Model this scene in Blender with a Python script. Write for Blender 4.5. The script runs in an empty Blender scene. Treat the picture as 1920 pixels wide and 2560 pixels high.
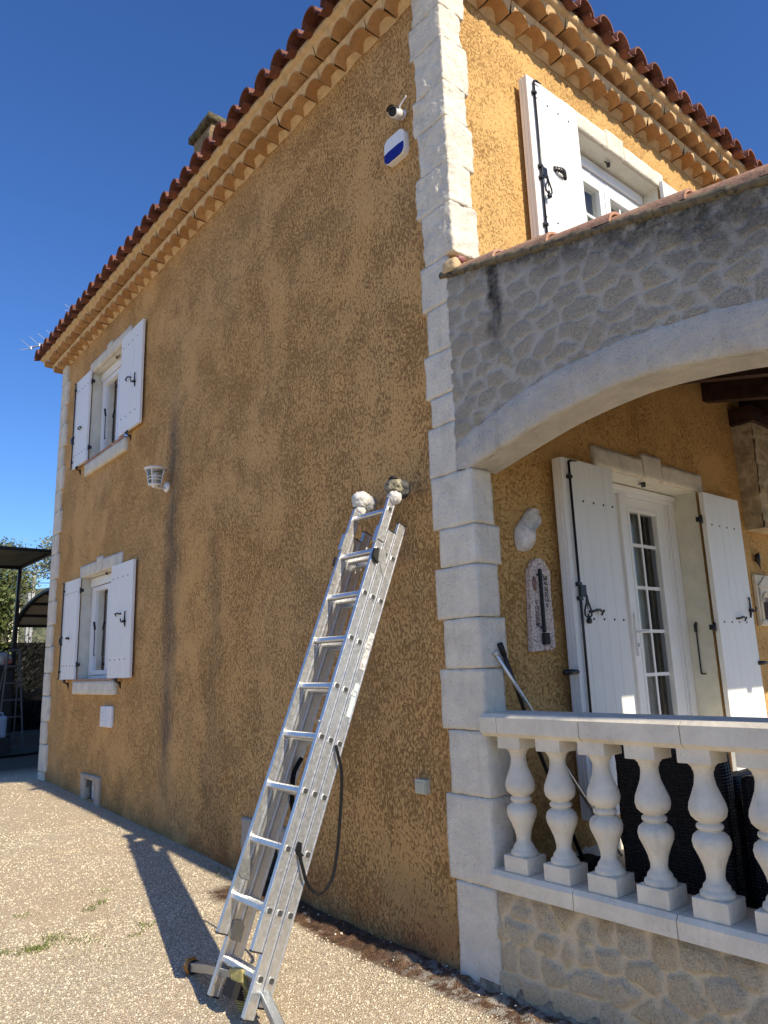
import bpy, bmesh, math, random
import numpy as np
from mathutils import Vector, Matrix, noise
S = bpy.context.scene
C = S.collection
R = math.radians
rnd = random.Random(7)

# ------------------------------------------------------------------ camera
yaw, pitch, roll, FPX = 0.6979499, 0.2109296, -0.03332024, 1818.0168
CAM = Vector((-3.030287, -2.857630, 1.6))
F = Vector((math.sin(yaw)*math.cos(pitch), math.cos(yaw)*math.cos(pitch), math.sin(pitch)))
r_ = F.cross(Vector((0, 0, 1))).normalized(); u_ = r_.cross(F)
rr = r_*math.cos(roll)+u_*math.sin(roll); uu = -r_*math.sin(roll)+u_*math.cos(roll)
cd = bpy.data.cameras.new('camera'); cam = bpy.data.objects.new('camera', cd); C.objects.link(cam)
M = Matrix((rr, uu, -F)).transposed().to_4x4(); M.translation = CAM
cam.matrix_world = M
cd.sensor_fit = 'HORIZONTAL'; cd.sensor_width = 36; cd.lens = FPX/1920*36
cd.clip_start = 0.05; cd.clip_end = 3000
S.camera = cam

# ------------------------------------------------------------------ sky and sun
SUN = Vector((0.035, -1.39, 1.0)).normalized()
el = math.asin(SUN.z); azr = math.atan2(SUN.x, SUN.y)
w = bpy.data.worlds.new('World'); S.world = w; w.use_nodes = True
nt = w.node_tree; nt.nodes.clear()
wo = nt.nodes.new('ShaderNodeOutputWorld'); bg = nt.nodes.new('ShaderNodeBackground'); sk = nt.nodes.new('ShaderNodeTexSky')
sk.sky_type = 'NISHITA'; sk.sun_disc = False; sk.sun_elevation = el; sk.sun_rotation = azr
sk.altitude = 200; sk.air_density = 1.2; sk.dust_density = 0.0; sk.ozone_density = 10.0
bg.inputs['Strength'].default_value = 0.098
hs = nt.nodes.new('ShaderNodeHueSaturation'); hs.inputs['Saturation'].default_value = 1.07; hs.inputs['Hue'].default_value = 0.508; hs.inputs['Value'].default_value = 1.05
nt.links.new(sk.outputs[0], hs.inputs['Color']); nt.links.new(hs.outputs[0], bg.inputs[0]); nt.links.new(bg.outputs[0], wo.inputs[0])
sd = bpy.data.lights.new('sun', 'SUN'); sd.energy = 3.8; sd.angle = R(0.55); sd.color = (1.0, 0.89, 0.70)
so = bpy.data.objects.new('sun', sd); C.objects.link(so); so.rotation_euler = SUN.to_track_quat('Z', 'Y').to_euler()
S.view_settings.view_transform = 'Standard'; S.view_settings.look = 'None'
S.view_settings.exposure = 0.64; S.view_settings.gamma = 1.0
S.cycles.max_bounces = 8; S.cycles.diffuse_bounces = 5; S.cycles.transparent_max_bounces = 12

# ------------------------------------------------------------------ material helpers
class NG:
    def __init__(s, name):
        s.m = bpy.data.materials.new(name); s.m.use_nodes = True
        s.t = s.m.node_tree; s.t.nodes.clear()
        s.out = s.t.nodes.new('ShaderNodeOutputMaterial')
        s.b = s.t.nodes.new('ShaderNodeBsdfPrincipled')
        s.t.links.new(s.b.outputs[0], s.out.inputs[0])
        g = s.t.nodes.new('ShaderNodeNewGeometry'); s.pos = g.outputs['Position']; s.nrm = g.outputs['Normal']
    def n(s, typ, **kw):
        nd = s.t.nodes.new(typ)
        for k, v in kw.items(): setattr(nd, k, v)
        return nd
    def set(s, sock, v):
        if hasattr(v, 'links') or isinstance(v, bpy.types.NodeSocket): s.t.links.new(v, sock)
        else:
            if isinstance(v, (tuple, list)) and len(v) == 3 and len(sock.default_value) == 4: v = tuple(v)+(1,)
            sock.default_value = v
    def map(s, scale=(1, 1, 1), loc=(0, 0, 0), rot=(0, 0, 0), src=None):
        nd = s.n('ShaderNodeMapping'); s.set(nd.inputs[0], src or s.pos)
        nd.inputs['Scale'].default_value = scale; nd.inputs['Location'].default_value = loc; nd.inputs['Rotation'].default_value = rot
        return nd.outputs[0]
    def noise(s, sc, det=3, rough=0.5, dist=0, vec=None, col=False):
        nd = s.n('ShaderNodeTexNoise'); s.set(nd.inputs['Vector'], vec or s.pos)
        nd.inputs['Scale'].default_value = sc; nd.inputs['Detail'].default_value = det
        nd.inputs['Roughness'].default_value = rough; nd.inputs['Distortion'].default_value = dist
        return nd.outputs['Color' if col else 'Fac']
    def vor(s, sc, feat='F1', vec=None, out='Distance', rand=1):
        nd = s.n('ShaderNodeTexVoronoi'); nd.feature = feat; s.set(nd.inputs['Vector'], vec or s.pos)
        nd.inputs['Scale'].default_value = sc; nd.inputs['Randomness'].default_value = rand
        return nd.outputs[out]
    def rng(s, v, a, b, c=0, d=1, smooth=False):
        nd = s.n('ShaderNodeMapRange'); nd.clamp = True
        if smooth: nd.interpolation_type = 'SMOOTHSTEP'
        s.set(nd.inputs[0], v)
        for i, x in enumerate((a, b, c, d)): s.set(nd.inputs[i+1], x)
        return nd.outputs[0]
    def m_(s, op, a, b=0.0, c=None):
        nd = s.n('ShaderNodeMath', operation=op); s.set(nd.inputs[0], a); s.set(nd.inputs[1], b)
        if c is not None: s.set(nd.inputs[2], c)
        return nd.outputs[0]
    def mix(s, f, a, b, mode='MIX'):
        nd = s.n('ShaderNodeMix', data_type='RGBA', blend_type=mode)
        s.set(nd.inputs[0], f); s.set(nd.inputs[6], a); s.set(nd.inputs[7], b)
        return nd.outputs[2]
    def xyz(s, src=None):
        nd = s.n('ShaderNodeSeparateXYZ'); s.set(nd.inputs[0], src or s.pos); return nd.outputs
    def bump(s, h, dist=0.01, st=1.0, prev=None):
        nd = s.n('ShaderNodeBump'); nd.inputs['Distance'].default_value = dist; nd.inputs['Strength'].default_value = st
        s.set(nd.inputs['Height'], h)
        if prev is not None: s.set(nd.inputs['Normal'], prev)
        return nd.outputs[0]
    def fin(s, col, rough=0.8, nrm=None, **kw):
        s.set(s.b.inputs['Base Color'], col); s.set(s.b.inputs['Roughness'], rough)
        if nrm is not None: s.set(s.b.inputs['Normal'], nrm)
        for k, v in kw.items(): s.set(s.b.inputs[k.replace('_', ' ')], v)
        return s.m

def simple(name, col, rough=0.6, var=0.12, sc=12, bump=0.0, bsc=60, **kw):
    g = NG(name)
    n = g.noise(sc, 4, 0.6)
    c2 = tuple(max(0, c*(1-var*2)) for c in col)
    base = g.mix(g.rng(n, 0.3, 0.7), c2, tuple(min(1, c*(1+var*0.6)) for c in col))
    nr = g.bump(g.noise(bsc, 3, 0.6), bump) if bump else None
    return g.fin(base, rough, nr, **kw)

def mat_plaster(name, hi, lo, stains=False, aniso=0.7, cover=0.03, sc=34):
    """scraped and flattened roughcast: smooth plateaus with ragged crevices"""
    g = NG(name)
    v = g.map((1, 1, aniso))
    wv = g.n('ShaderNodeVectorMath', operation='ADD'); g.set(wv.inputs[0], v)
    sc_ = g.n('ShaderNodeVectorMath', operation='SCALE'); g.set(sc_.inputs[0], g.noise(9, 2, 0.5, col=True)); sc_.inputs['Scale'].default_value = 0.05
    g.set(wv.inputs[1], sc_.outputs[0]); v = wv.outputs[0]
    big = g.noise(2.3, 3, 0.6)
    n = g.noise(sc, 5, 0.66, 0.35, vec=v)
    pch = g.m_('MULTIPLY', g.rng(g.noise(1.1, 4, 0.62, 0.6, vec=g.map((1, 1, .7), (6, 1, 2))), 0.50, 0.66), 0.09)
    th = g.m_('SUBTRACT', g.m_('SUBTRACT', 0.5-cover, pch), g.m_('MULTIPLY', g.m_('SUBTRACT', big, 0.5), 0.30))
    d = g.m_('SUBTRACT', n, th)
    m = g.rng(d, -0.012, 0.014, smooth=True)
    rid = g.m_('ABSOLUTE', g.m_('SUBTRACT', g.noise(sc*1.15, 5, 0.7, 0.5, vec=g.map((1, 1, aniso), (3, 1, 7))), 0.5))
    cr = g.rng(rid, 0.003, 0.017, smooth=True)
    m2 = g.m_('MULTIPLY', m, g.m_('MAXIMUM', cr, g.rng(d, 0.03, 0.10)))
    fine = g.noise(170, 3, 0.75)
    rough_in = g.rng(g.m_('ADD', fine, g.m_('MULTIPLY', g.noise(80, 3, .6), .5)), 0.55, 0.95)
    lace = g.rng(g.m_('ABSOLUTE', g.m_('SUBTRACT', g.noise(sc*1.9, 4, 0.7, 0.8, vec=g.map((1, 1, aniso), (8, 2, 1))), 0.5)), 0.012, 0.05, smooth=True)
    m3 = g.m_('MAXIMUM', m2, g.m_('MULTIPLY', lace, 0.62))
    lo2 = g.mix(rough_in, tuple(c*0.60 for c in lo), tuple(c*1.12 for c in lo))  # crevice colour darkened for occlusion shade as well as dirt
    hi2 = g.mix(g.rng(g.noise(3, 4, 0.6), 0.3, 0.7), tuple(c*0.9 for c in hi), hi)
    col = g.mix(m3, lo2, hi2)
    x, y, z = g.xyz()[:3]
    if stains:
        # vertical grey run below the wall lantern, mildew near the ground, rust at the corner
        wob = g.m_('MULTIPLY', g.m_('SUBTRACT', g.noise(1.3, 3, 0.6), 0.5), 0.5)
        yy = g.m_('ADD', y, wob)
        a = g.rng(g.m_('ABSOLUTE', g.m_('SUBTRACT', yy, 4.12)), 0.0, g.m_('ADD', .10, g.m_('MULTIPLY', g.noise(2.6, 3, .6), .3)), 1, 0, True)
        zr = g.m_('MULTIPLY', g.rng(z, 4.9, 3.9, 0, 1, True), g.rng(z, 0.15, 1.2, .55, 1, True))
        br = g.rng(g.noise(9, 5, 0.7, vec=g.map((1, 1, .25))), 0.33, 0.6)
        st = g.m_('MULTIPLY', g.m_('MULTIPLY', a, zr), g.m_('ADD', .35, g.m_('MULTIPLY', br, 0.55)))
        col = g.mix(st, col, (0.12, 0.10, 0.075))
        a2 = g.rng(g.m_('ABSOLUTE', g.m_('SUBTRACT', yy, 3.2)), 0.02, 0.3, 1, 0, True)
        st2 = g.m_('MULTIPLY', g.m_('MULTIPLY', a2, g.rng(z, 3.2, 2.5, 0, 1, True)), g.m_('MULTIPLY', br, 0.35))
        col = g.mix(st2, col, (0.12, 0.105, 0.085))
        hgt = g.m_('SUBTRACT', z, g.m_('MULTIPLY', y, 0.03))
        mil = g.m_('MULTIPLY', g.rng(hgt, 0.75, 0.0, 0, 1, True), g.rng(g.noise(2.2, 4, 0.65), 0.38, 0.62))
        col = g.mix(g.m_('MULTIPLY', mil, 0.62), col, (0.115, 0.105, 0.05))
        rust = g.m_('MULTIPLY', g.rng(z, 0.38, 0.02, 0, 1, True), g.rng(g.noise(1.7, 3, .6, vec=g.map(loc=(5, 2, 3))), 0.42, 0.56))
        col = g.mix(g.m_('MULTIPLY', rust, 0.7), col, (0.42, 0.15, 0.05))
        pal = g.rng(g.noise(0.7, 3, 0.6, vec=g.map(loc=(9, 9, 1))), 0.4, 0.65)
        col = g.mix(g.m_('MULTIPLY', pal, 0.25), col, (0.52, 0.36, 0.19))
    h = g.m_('ADD', g.m_('MULTIPLY', m3, 0.75), g.m_('MULTIPLY', g.m_('SUBTRACT', 1.0, m2), g.m_('MULTIPLY', rough_in, 0.6)))
    nr = g.bump(h, 0.0045, 1.0)
    return g.fin(col, 0.9, nr, Specular_IOR_Level=0.15)

def mat_limestone(name, col=(0.62, 0.595, 0.54), bsc=1.0, spots=0.5):
    g = NG(name)
    a = g.rng(g.noise(7, 5, 0.62), 0.3, 0.7)
    c = g.mix(a, tuple(k*0.86 for k in col), tuple(min(1, k*1.08) for k in col))
    pits = g.rng(g.noise(95, 3, 0.75, vec=g.map((1, 1, 1.0))), 0.36, 0.28)
    c = g.mix(g.m_('MULTIPLY', pits, spots), c, tuple(k*0.38 for k in col))
    sm = g.rng(g.noise(3.2, 5, 0.7, 0.5), 0.56, 0.72)
    c = g.mix(g.m_('MULTIPLY', sm, 0.35), c, tuple(k*0.55 for k in col))
    dr = g.m_('MULTIPLY', g.rng(g.noise(14, 4, .7, vec=g.map((1, 1, .10))), .50, .74), g.rng(g.noise(1.9, 3, .6), .4, .62))
    c = g.mix(g.m_('MULTIPLY', dr, .38), c, tuple(k*.42 for k in col))
    h = g.m_('ADD', g.m_('MULTIPLY', g.noise(22, 5, 0.65), 1.0), g.m_('MULTIPLY', pits, -0.4))
    h = g.m_('ADD', h, g.m_('MULTIPLY', g.noise(130, 2, 0.6), 0.25))
    return g.fin(c, 0.9, g.bump(h, 0.012*bsc), Specular_IOR_Level=0.15)

def mat_rubble(name, top=False):
    g = NG(name)
    at = g.n('ShaderNodeAttribute', attribute_name='stone').outputs['Fac']
    rid = g.n('ShaderNodeAttribute', attribute_name='sid').outputs['Fac']
    mortar = (0.78, 0.65, 0.45)
    stone = g.mix(rid, (0.82, 0.64, 0.38), (0.86, 0.73, 0.51))
    if top: mortar = (0.51, 0.475, 0.41); stone = g.mix(rid, (0.60, 0.515, 0.37), (0.53, 0.485, 0.40))
    speck = g.rng(g.noise(120, 4, 0.8), 0.32, 0.48)
    stone = g.mix(speck, g.mix(.45, stone, (0.16, 0.12, 0.07)), stone)
    at2 = g.m_('MULTIPLY', at, g.rng(g.noise(4, 3, .6), .35, .6, .35, 1))
    c = g.mix(at2, mortar, stone)
    c = g.mix(g.m_('MULTIPLY', g.rng(g.noise(5, 4, .6), .45, .7), .3), c, (0.50, 0.47, 0.41))
    x, y, z = g.xyz()[:3]
    if top:
        # black run-off under the tile coping and one long streak beneath the first tile joint
        capz = g.m_('ADD', 3.99, g.m_('MULTIPLY', y, 0.235))
        dd = g.m_('SUBTRACT', capz, z)
        wv = g.m_('MULTIPLY', g.m_('SUBTRACT', g.noise(3.5, 4, 0.65), 0.5), 0.45)
        far = g.rng(y, -0.4, -1.5, 0.13, 0.46)
        band = g.rng(g.m_('ADD', dd, wv), far, 0.0, 0, 1, True)
        br = g.rng(g.noise(14, 5, 0.75), 0.3, 0.6)
        s1 = g.m_('MULTIPLY', band, g.m_('MULTIPLY', br, 0.9))
        ww = g.m_('MULTIPLY', g.m_('SUBTRACT', g.noise(6, 3, 0.6), 0.5), 0.14)
        a = g.rng(g.m_('ABSOLUTE', g.m_('ADD', g.m_('ADD', y, 0.335), ww)), 0.02, 0.085, 1, 0, True)
        s2 = g.m_('MULTIPLY', g.m_('MULTIPLY', a, g.rng(dd, 0.68, 0.3, 0, 1, True)), g.m_('ADD', .4, g.m_('MULTIPLY', br, 0.6)))
        c = g.mix(g.m_('MAXIMUM', s1, s2), c, (0.045, 0.043, 0.04))
    else:
        dk = g.m_('MULTIPLY', g.rng(z, 0.40, 0.48, 0, 1), g.rng(g.noise(8, 4, .6), .3, .6))
        c = g.mix(g.m_('MULTIPLY', dk, 0.5), c, (0.2, 0.16, 0.11))
    h = g.m_('ADD', g.noise(95, 4, 0.75), g.m_('MULTIPLY', speck, 0.25))
    return g.fin(c, 0.92, g.bump(g.m_('MULTIPLY', h, g.m_('ADD', .45, at)), 0.012), Specular_IOR_Level=0.12)

def mat_terracotta(name, a, b, dark=0.0):
    g = NG(name)
    rn = g.n('ShaderNodeAttribute', attribute_name='sid').outputs['Fac']
    c = g.mix(rn, a, b)
    c = g.mix(g.m_('MULTIPLY', g.rng(g.noise(18, 5, .7), .4, .7), .45), c, tuple(k*.5 for k in a))
    if dark:
        c = g.mix(g.m_('MULTIPLY', g.rng(g.noise(26, 5, .75), .5, .62), dark), c, (.03, .03, .022))
    return g.fin(c, 0.75, g.bump(g.noise(70, 3, .7), .004))

def mat_gravel():
    g = NG('gravel')
    x, y, z = g.xyz()[:3]
    v = g.map((1, 1, 1))
    cellc = g.vor(112, vec=v, out='Color'); dist = g.vor(112, vec=v)
    cell2 = g.vor(150, vec=g.map(loc=(2, 3, 0)), out='Color'); dist2 = g.vor(150, vec=g.map(loc=(2, 3, 0)))
    r1 = g.xyz(cellc)[0]
    base = g.mix(r1, (0.74, 0.62, 0.43), (0.93, 0.82, 0.61))
    base = g.mix(g.rng(g.xyz(cellc)[1], .82, .86), base, (0.50, 0.36, 0.25))
    gap = g.rng(dist, 0.66, 0.46)
    c = g.mix(gap, (0.38, 0.30, 0.19), base)
    c = g.mix(g.m_('MULTIPLY', g.rng(g.xyz(cell2)[0], 0.6, 1.0), 0.35), c, (0.80, 0.72, 0.58))
    # sandy, rusty and greenish areas
    pa = g.rng(g.noise(0.9, 4, 0.6), 0.42, 0.66)
    c = g.mix(g.m_('MULTIPLY', pa, 0.36), c, (0.66, 0.49, 0.31))
    pb = g.rng(g.noise(1.7, 4, 0.65, vec=g.map(loc=(4, 9, 0))), 0.55, 0.7)
    c = g.mix(g.m_('MULTIPLY', pb, 0.22), c, (0.34, 0.32, 0.16))
    # bare earth in the trench along the foot of the wall
    tr = g.m_('ADD', x, g.m_('MULTIPLY', g.m_('SUBTRACT', g.noise(5, 4, 0.65), 0.5), 0.22))
    inn = g.m_('MULTIPLY', g.rng(tr, -0.30, -0.24), g.rng(y, 2.35, 2.05))
    sp = g.m_('MULTIPLY', g.rng(g.m_('ABSOLUTE', g.m_('SUBTRACT', g.m_('ADD', y, g.m_('MULTIPLY', g.noise(6, 3, .6), .2)), 2.2)), .36, .24), g.rng(tr, -.47, -.40))
    inn = g.m_('MAXIMUM', inn, sp)
    soil = g.mix(g.rng(g.noise(30, 5, 0.75), 0.35, 0.65), (0.075, 0.045, 0.028), (0.23, 0.14, 0.085))
    soil = g.mix(g.rng(g.noise(16, 4, .7, vec=g.map(loc=(1, 7, 2))), .62, .68), soil, (.38, .34, .28))
    chk = g.m_('MULTIPLY', g.rng(g.noise(13, 5, .7, vec=g.map(loc=(3, 3, 3))), .47, .56), g.rng(y, .75, .25))
    soil = g.mix(g.m_('MULTIPLY', chk, .8), soil, (.46, .42, .35))
    c = g.mix(inn, c, soil)
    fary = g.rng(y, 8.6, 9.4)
    c = g.mix(g.m_('MULTIPLY', fary, g.rng(x, -1.0, -.4, 0.0, 1)), c, (0.13, 0.11, 0.08))  # ground past the house painted darker for the shade there
    h = g.m_('ADD', g.m_('MULTIPLY', g.rng(dist, 0.6, 0.05), 1.0), g.m_('MULTIPLY', g.rng(dist2, 0.6, 0.05), 0.45))
    h = g.m_('ADD', h, g.m_('MULTIPLY', g.noise(33, 3, .6), .9))
    return g.fin(c, 0.95, g.bump(h, 0.0055, 1.0), Specular_IOR_Level=0.1)

def mat_alu(name='aluminium', col=(0.80, 0.81, 0.82), ro=0.30):
    g = NG(name)
    bl = g.rng(g.noise(38, 4, 0.7), 0.3, 0.7)
    rough = g.rng(g.noise(55, 4, 0.75), 0.25, 0.75, ro-0.05, ro+0.20)
    scr = g.rng(g.noise(14, 6, .8, 2.2), .60, .63)
    c = g.mix(bl, tuple(k*0.82 for k in col), col)
    c = g.mix(g.m_('MULTIPLY', scr, .5), c, (.92, .92, .92))
    return g.fin(c, rough, g.bump(g.noise(90, 3, .6), .0006), Metallic=0.92)

def mat_pane(name, tint=(0.9, 0.92, 0.92)):
    m = bpy.data.materials.new(name); m.use_nodes = True; t = m.node_tree; t.nodes.clear()
    o = t.nodes.new('ShaderNodeOutputMaterial'); mx = t.nodes.new('ShaderNodeMixShader')
    tr = t.nodes.new('ShaderNodeBsdfTransparent'); gl = t.nodes.new('ShaderNodeBsdfGlossy')
    fr = t.nodes.new('ShaderNodeFresnel'); fr.inputs[0].default_value = 1.5
    tr.inputs[0].default_value = tint+(1,); gl.inputs['Roughness'].default_value = 0.015
    t.links.new(fr.outputs[0], mx.inputs[0]); t.links.new(tr.outputs[0], mx.inputs[1]); t.links.new(gl.outputs[0], mx.inputs[2])
    t.links.new(mx.outputs[0], o.inputs[0]); return m

def mat_wicker():
    g = NG('black_wicker')
    a = g.n('ShaderNodeTexWave', wave_type='BANDS', bands_direction='Z'); a.inputs['Scale'].default_value = 22
    g.set(a.inputs[0], g.pos)
    b = g.n('ShaderNodeTexWave', wave_type='BANDS', bands_direction='DIAGONAL'); b.inputs['Scale'].default_value = 26
    g.set(b.inputs[0], g.map((1, 1, .0)))
    h = g.m_('MULTIPLY', a.outputs['Fac'], g.m_('ADD', .4, b.outputs['Fac']))
    return g.fin(g.mix(h, (.004, .004, .005), (.022, .022, .025)), .38, g.bump(h, .006))

def mat_crackle():
    g = NG('crackled_glaze')
    e = g.vor(34, 'DISTANCE_TO_EDGE')
    c = g.mix(g.rng(e, .015, .045), (.16, .09, .07), (.70, .58, .52))
    c = g.mix(g.m_('MULTIPLY', g.rng(g.noise(25, 3, .6), .4, .7), .3), c, (.80, .70, .62))
    return g.fin(c, .5, g.bump(g.rng(e, .0, .08), .002))

def mat_leaf(name, a, b):
    g = NG(name)
    rn = g.n('ShaderNodeAttribute', attribute_name='sid').outputs['Fac']
    return g.fin(g.mix(rn, a, b), 0.6)

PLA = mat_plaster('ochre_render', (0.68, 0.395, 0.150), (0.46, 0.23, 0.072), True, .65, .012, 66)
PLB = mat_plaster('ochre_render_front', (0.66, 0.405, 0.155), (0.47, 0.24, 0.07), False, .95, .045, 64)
LIME = mat_limestone('limestone_block', (0.78, 0.72, 0.60), 1.35)
ARCH = mat_limestone('arch_plaster', (0.56, 0.52, 0.45), 1.3, .75)
CAST = mat_limestone('cast_stone', (0.80, 0.72, 0.575), .35, .35)
RUB = mat_rubble('rubble_low'); RUBT = mat_rubble('rubble_high', True)
TILE = mat_terracotta('red_roof_tile', (0.15, 0.048, 0.027), (0.27, 0.095, 0.055), .5)
COPE = mat_terracotta('coping_tile', (0.44, 0.22, 0.13), (0.50, 0.30, 0.19), .35)
MOSS = mat_terracotta('mossy_mortar', (0.10, 0.085, 0.05), (0.20, 0.155, 0.09), .95)
GEN = simple('cornice_mortar', (0.70, 0.50, 0.27), .9, .12, 14, .006, 90)
GENT = mat_terracotta('cornice_tile', (0.44, 0.235, 0.09), (0.56, 0.33, 0.15), .12)
def mat_paint(name, col, ro):
    g = NG(name)
    st = g.m_('MULTIPLY', g.rng(g.noise(22, 4, .7, vec=g.map((1, 1, .06))), .45, .75), g.rng(g.noise(2.5, 3, .6), .35, .65))
    c = g.mix(g.m_('MULTIPLY', st, .22), col, tuple(k*.55 for k in col))
    gr = g.noise(60, 3, .6, vec=g.map((1, 1, .05)))
    return g.fin(c, g.rng(gr, .3, .7, ro-.06, ro+.12), g.bump(gr, .0012))
WHITE = mat_paint('white_paint', (0.86, 0.85, 0.81), .45)
PVC = simple('white_pvc', (0.85, 0.85, 0.85), .28, .02, 4)
REV = simple('white_reveal', (0.78, 0.75, 0.64), .85, .06, 8, .006, 120)
IRON = simple('black_iron', (0.012, 0.012, 0.014), .38, .2, 20)
RUBBER = simple('black_rubber', (0.015, 0.015, 0.016), .7, .2, 20)
ALU = mat_alu(col=(.72, .72, .71), ro=.34); ALU2 = mat_alu('dull_steel', (.42, .44, .44), .42)
HOLE_SHADE = simple('hole_shade', (.05, .05, .05), .7, .3, 60); PANE = mat_pane('glass'); WICK = mat_wicker(); CRACK = mat_crackle()  # includes a near-black for the shadow inside the hollow rungs
CLOTH = simple('white_rag', (0.72, 0.70, 0.66), .9, .12, 30, .01, 60)
OLD = simple('stained_rag', (0.34, 0.31, 0.22), .9, .5, 40, .01, 60)
CLAY = simple('pale_clay', (0.76, 0.73, 0.68), .8, .18, 20, .004, 40)
WOODD = simple('dark_stained_wood', (0.050, 0.020, 0.012), .55, .35, 12, .004, 50)
BEIGE = simple('beige_plastic', (0.55, 0.54, 0.42), .5, .05)
BLUE = simple('blue_lens', (0.012, 0.012, 0.22), .12, .05)
AMBER = simple('amber_plastic', (0.52, 0.22, 0.03), .25, .25, 40)
YEL = simple('yellowed_rubber', (0.48, 0.42, 0.16), .6, .2, 30, .003, 80)
CURT = simple('curtain', (0.55, 0.55, 0.50), .9, .05)
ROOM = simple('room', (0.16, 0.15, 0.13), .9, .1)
FLOOR = simple('terrace_tiles', (0.68, 0.62, 0.50), .6, .1, 6)
SILLT = simple('sill_tile', (0.50, 0.27, 0.17), .7, .2, 12)
CHIM = simple('chimney_render', (0.33, 0.235, 0.12), .95, .35, 7, .02, 30)
CHIMD = simple('lichen_concrete', (0.13, 0.11, 0.06), .95, .45, 18, .02, 40)
GREEN = mat_leaf('leaf_green', (0.035, 0.06, 0.015), (0.14, 0.17, 0.045))
OLIV = mat_leaf('leaf_olive', (0.12, 0.15, 0.09), (0.26, 0.28, 0.18))
PINE = mat_leaf('leaf_pine', (0.06, 0.08, 0.02), (0.17, 0.18, 0.05))
GRASSM = mat_leaf('grass_blade', (0.08, 0.12, 0.02), (0.24, 0.27, 0.07))
BARK = simple('bark', (0.12, 0.09, 0.06), .9, .3, 10, .02, 30)

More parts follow.
